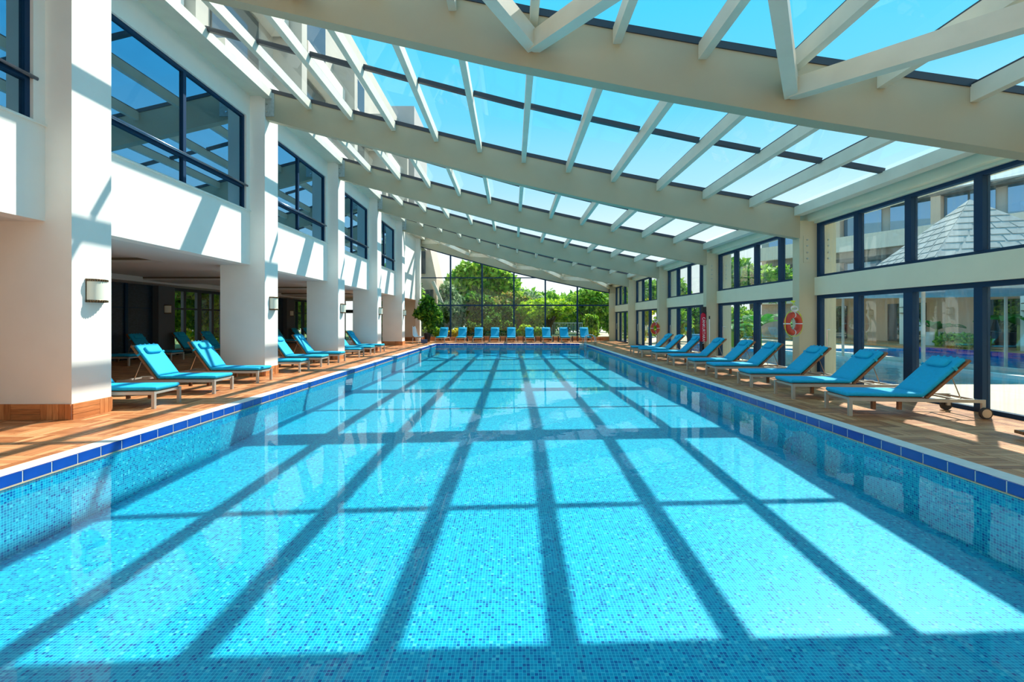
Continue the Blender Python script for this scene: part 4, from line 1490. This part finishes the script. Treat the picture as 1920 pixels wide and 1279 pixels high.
for i in range(46):
    MB().box(21.38, 10.8 + i * 0.298, -0.13, 21.41, 10.8 + i * 0.298 + 0.285, 0.12).build('edge_tile', 'cobalt', po)
ww = MB().add([(9.0, 10.75, -0.09), (21.38, 10.75, -0.09), (21.38, 24.5, -0.09), (9.0, 24.5, -0.09)], [(0, 1, 2, 3)]).build('outdoor_water', 'water2', kind='stuff')
tag(ww, 'rippled blue water of the outdoor pool', 'water')
MB().box(21.45, -10, 0.0, 25.5, 60, 0.12).build('floor', 'deck_y', kind='structure')
# courtyard building at ground level
t = thing('courtyard_building', 'tan courtyard building with recessed bays across the outdoor pool', 'building', (0, 0, 0))
MB().box(25.5, -10, 0, 27, 38, 4.2).build('wall', 'tan', t)
for i, y in enumerate((14.0, 20.0, 26.4, 33.0)):
    MB().box(22.9, y, 0.12, 23.5, y + 0.5, 4.2).build('pillar', 'white', t)
    MB().box(25.42, y + 1.6, 0.12, 25.5, y + 4.4, 2.6).build('glass_door', 'loungeglass', t)
MB().box(22.9, -10, 3.2, 27, 38, 4.4).build('canopy', 'greyrender', t)
MB().box(25.40, 15.2, 1.1, 25.45, 16.9, 2.2).build('panel', 'leaf_yellow', t)
sconce('sconce on the white courtyard pillar across the outdoor pool', (22.9, 26.65, 2.1), PI)
sconce('sconce on the nearer courtyard pillar at the right edge', (22.9, 20.25, 2.1), PI)
for q, (x, y, lb) in enumerate(((23.6, 25.4, 'white-clothed round table on the terrace across the outdoor pool, left one'), (23.9, 24.4, 'white-clothed round table on the terrace across the outdoor pool, right one'))):
    t2 = thing('terrace_table', lb, 'table', (x, y, 0.12), 0, 'white tables on the far terrace')
    MB().tube([(0, 0, 0.0), (0, 0, 0.70), (0, 0, 0.74)], [0.42, 0.36, 0.37], 14).build('cloth', 'whiteplastic', t2)
t2 = thing('white_parasol', 'folded white parasol standing on the far terrace', 'parasol', (23.2, 26.0, 0.12))
MB().tube([(0, 0, 0), (0, 0, 1.0)], 0.03, 6).build('pole', 'steel', t2)
MB().tube([(0, 0, 0.75), (0, 0, 0.8), (0, 0, 1.6)], [0.02, 0.22, 0.03], 10).build('canopy', 'whiteplastic', t2)
# angled hotel facade further behind
t = thing('hotel_facade', 'hotel facade with long bands of blue balcony windows behind the pavilion roof', 'building', (25.0, 46.0, 0), math.atan2(-4.2, 2.5))
L = 44
MB().box(0, 0.4, 0, L, 4, 11.4).build('wall', 'greyrender', t)
for fz in (4.6, 8.9):
    MB().box(0, -0.5, fz - 1.5, L, 0.4, fz - 0.2).build('balcony_band', 'cream', t)
    MB().box(0, -0.45, fz + 1.9, L, 0.5, fz + 2.2).build('shade_slab', 'scratch', t)
    for i in range(13):
        x = 0.8 + i * 3.3
        MB().box(x, 0.30, fz - 0.2, x + 2.7, 0.38, fz + 1.9).build('window', 'skyglass', t)
        MB().box(x + 1.3, 0.24, fz - 0.2, x + 1.4, 0.3, fz + 1.9).build('window_bar', 'charcoal', t)
        if i % 2:
            MB().box(x + 2.72, -0.4, fz - 0.2, x + 3.28, 0.4, fz + 1.9).build('pier', 'tan', t)
# shingled pyramid pavilion
t = thing('pavilion', 'white shingled pyramid roof pavilion standing in the courtyard', 'pavilion', (17.0, 16.9, 0), math.radians(-15))
R_, ZA, ZE = 3.2, 6.0, 2.62
ap = Vector((0, 0, ZA))
cs_ = [Vector((-R_, -R_, ZE)), Vector((R_, -R_, ZE)), Vector((R_, R_, ZE)), Vector((-R_, R_, ZE))]
MB().add(cs_ + [ap] + [c - Vector((0, 0, 0.12)) for c in cs_], [(0, 1, 4), (1, 2, 4), (2, 3, 4), (3, 0, 4), (8, 7, 6, 5), (0, 5, 6, 1), (1, 6, 7, 2), (2, 7, 8, 3), (3, 8, 5, 0)]).build('roof', 'shingle', t)
for q in range(4):
    A_, B_ = cs_[q], cs_[(q + 1) % 4]
    nrm = (B_ - A_).cross(ap - A_).normalized()
    sh_i = 0
    rows = 13
    for r_ in range(rows):
        t0, t1 = r_ / rows, (r_ + 1) / rows
        nc = max(1, int(12 * (1 - t0)))
        for c_ in range(nc):
            u0, u1 = c_ / nc, (c_ + 1) / nc
            def pt_(u, tt):
                return A_.lerp(ap, tt).lerp(B_.lerp(ap, tt), u)
            p = [pt_(u0 + 0.01, t0), pt_(u1 - 0.01, t0), pt_(u1 - 0.01, t1 - 0.01), pt_(u0 + 0.01, t1 - 0.01)]
            lo, hi = nrm * 0.018, nrm * 0.006
            vv = [p[0] + lo, p[1] + lo, p[2] + hi, p[3] + hi, p[0], p[1], p[2], p[3]]
            if q in (0, 2, 3):
                MB().add(vv, [(0, 1, 2, 3), (4, 5, 1, 0), (5, 6, 2, 1), (7, 4, 0, 3)]).build('shingle', 'shingle2' if (r_ + c_) % 3 == 0 else 'shingle', t)
for c in cs_:
    MB().box(c.x * 0.92 - 0.04, c.y * 0.92 - 0.04, -0.7, c.x * 0.92 + 0.04, c.y * 0.92 + 0.04, ZE).build('post', 'tan', t)

# tropical plants by the outdoor pool
def banana(label, x, y, h, n=9, L=1.3, z0=0.0):
    t = thing('banana_plant', label, 'plant', (x, y, z0), random.uniform(0, 6), 'broad-leaved plants outside')
    MB().tube([(0, 0, 0), (0.03, 0, h * 0.5)], [0.09, 0.06], 8).build('stem', 'leaf_mid', t)
    for i in range(n):
        a = 2 * PI * i / n + random.uniform(-0.2, 0.2)
        d = Vector((math.cos(a), math.sin(a), 0))
        sd = Vector((-d.y, d.x, 0))
        rise = random.uniform(0.35, 1.0)
        v, f = [], []
        K = 7
        for k in range(K + 1):
            u = k / K
            c = d * (L * u * 0.9) + Vector((0, 0, h * 0.45 + L * rise * (1.35 * u - 1.15 * u * u)))
            w = 0.19 * L * math.sin(PI * min(1, u * 0.92 + 0.06)) ** 0.7
            v += [tuple(c - sd * w + Vector((0, 0, 0.05 * w))), tuple(c - Vector((0, 0, 0.04))), tuple(c + sd * w + Vector((0, 0, 0.05 * w)))]
        for k in range(K):
            f += [(k * 3, k * 3 + 1, k * 3 + 4, k * 3 + 3), (k * 3 + 1, k * 3 + 2, k * 3 + 5, k * 3 + 4)]
        MB().add(v, f).build('leaf', 'banana', t)
banana('banana plant seen through the rightmost door pane', 23.3, 20.9, 2.6, 11, 1.7, 0.12)
banana('banana plant across the outdoor pool, behind the middle door panes', 22.6, 24.2, 2.0, 9, 1.3, 0.12)
banana('large banana plant seen through the doors beyond the near lifebuoy', 15.0, 27.5, 2.6, 11, 1.9)
banana('banana plant left of the large one, farther back', 12.6, 26.0, 1.9, 9, 1.4)
OS = [(10.6, 30.5, 1.4, 1.2, 2.4, 'leaf_mid', 'green bush outside the third pair of doors'), (12.8, 33.0, 1.6, 1.2, 2.8, 'leaf_dark', 'dark bush outside behind the third doors'),
      (9.6, 35.5, 1.0, 1.5, 2.4, 'leaf_lime', 'lime bush outside the fourth doors'), (8.95, 31.2, 0.5, 0.8, 2.9, 'leaf_yellow', 'vivid yellow bush outside the open far door'),
      (10.2, 39.0, 1.6, 1.2, 2.6, 'leaf_yellow', 'yellow bush farther out past the open far door'), (15.5, 31.5, 1.8, 1.5, 2.4, 'leaf_mid', 'green bush beyond the outdoor pool'),
      (18.5, 28.0, 1.6, 1.2, 2.0, 'leaf_blue', 'greyish bush beyond the outdoor pool'), (22.3, 22.6, 0.5, 1.5, 0.8, 'leaf_mid', 'low hedge on the far terrace'),
      (9.4, 43.0, 1.2, 1.2, 3.0, 'leaf_mid', 'tall bush outside the farthest doors')]
for x, y, rx, ry, h, m, lb in OS:
    shrub(lb, x, y, rx, ry, h, m, int(1500 + 700 * h), 0.14, 'bushes outside the right-hand doors')
for q, (x, y, h, lb) in enumerate(((19, 36, 5.5, 'tall tree between the courtyard and the hotel'), (13, 44, 5.0, 'tall tree beyond the farthest right windows'), (17, 52, 6.0, 'tree far behind the right-hand windows'))):
    tree('garden_tree', lb, x, y, h * 0.6, blobset(10, 2.2, 1.8, 1.2, h * 0.8, 0.8, 1.2), 'leaf_mid', 4500, 0.2, 0.18, 3, 'trees beyond the right-hand windows')
# blue table and parasol-like shapes outside the third doors, cone tree
t = thing('blue_table', 'blue-clothed round table outside the third pair of doors', 'table', (10.1, 24.2, 0))
MB().tube([(0, 0, 0.0), (0, 0, 0.72), (0, 0, 0.76)], [0.62, 0.55, 0.56], 16).build('cloth', 'umb', t)
# garden behind lounge windows on the left
for q, (x, y, m_, lb) in enumerate(((-18.5, 24.5, 'leaf_mid', 'sunlit bush outside the lounge windows, left pane'), (-18.5, 28.0, 'leaf_lime', 'sunlit bush outside the lounge windows, right pane'),
                                   (-17.8, 37.5, 'leaf_mid', 'bush outside the far lounge windows'), (-10.5, 37.2, 'leaf_mid', 'bush behind the fourth left column, outside'),
                                   (-8.2, 36.5, 'leaf_dark', 'narrow dark bush behind the fifth left column, outside'))):
    shrub(lb, x, y, 2.0, 2.4, 4.6, m_, 5200, 0.2, 'bushes outside the shaded lounge')
MB().box(-40, -10, -0.15, -15.6, 34.2, -0.02).build('floor', 'soil', kind='structure')
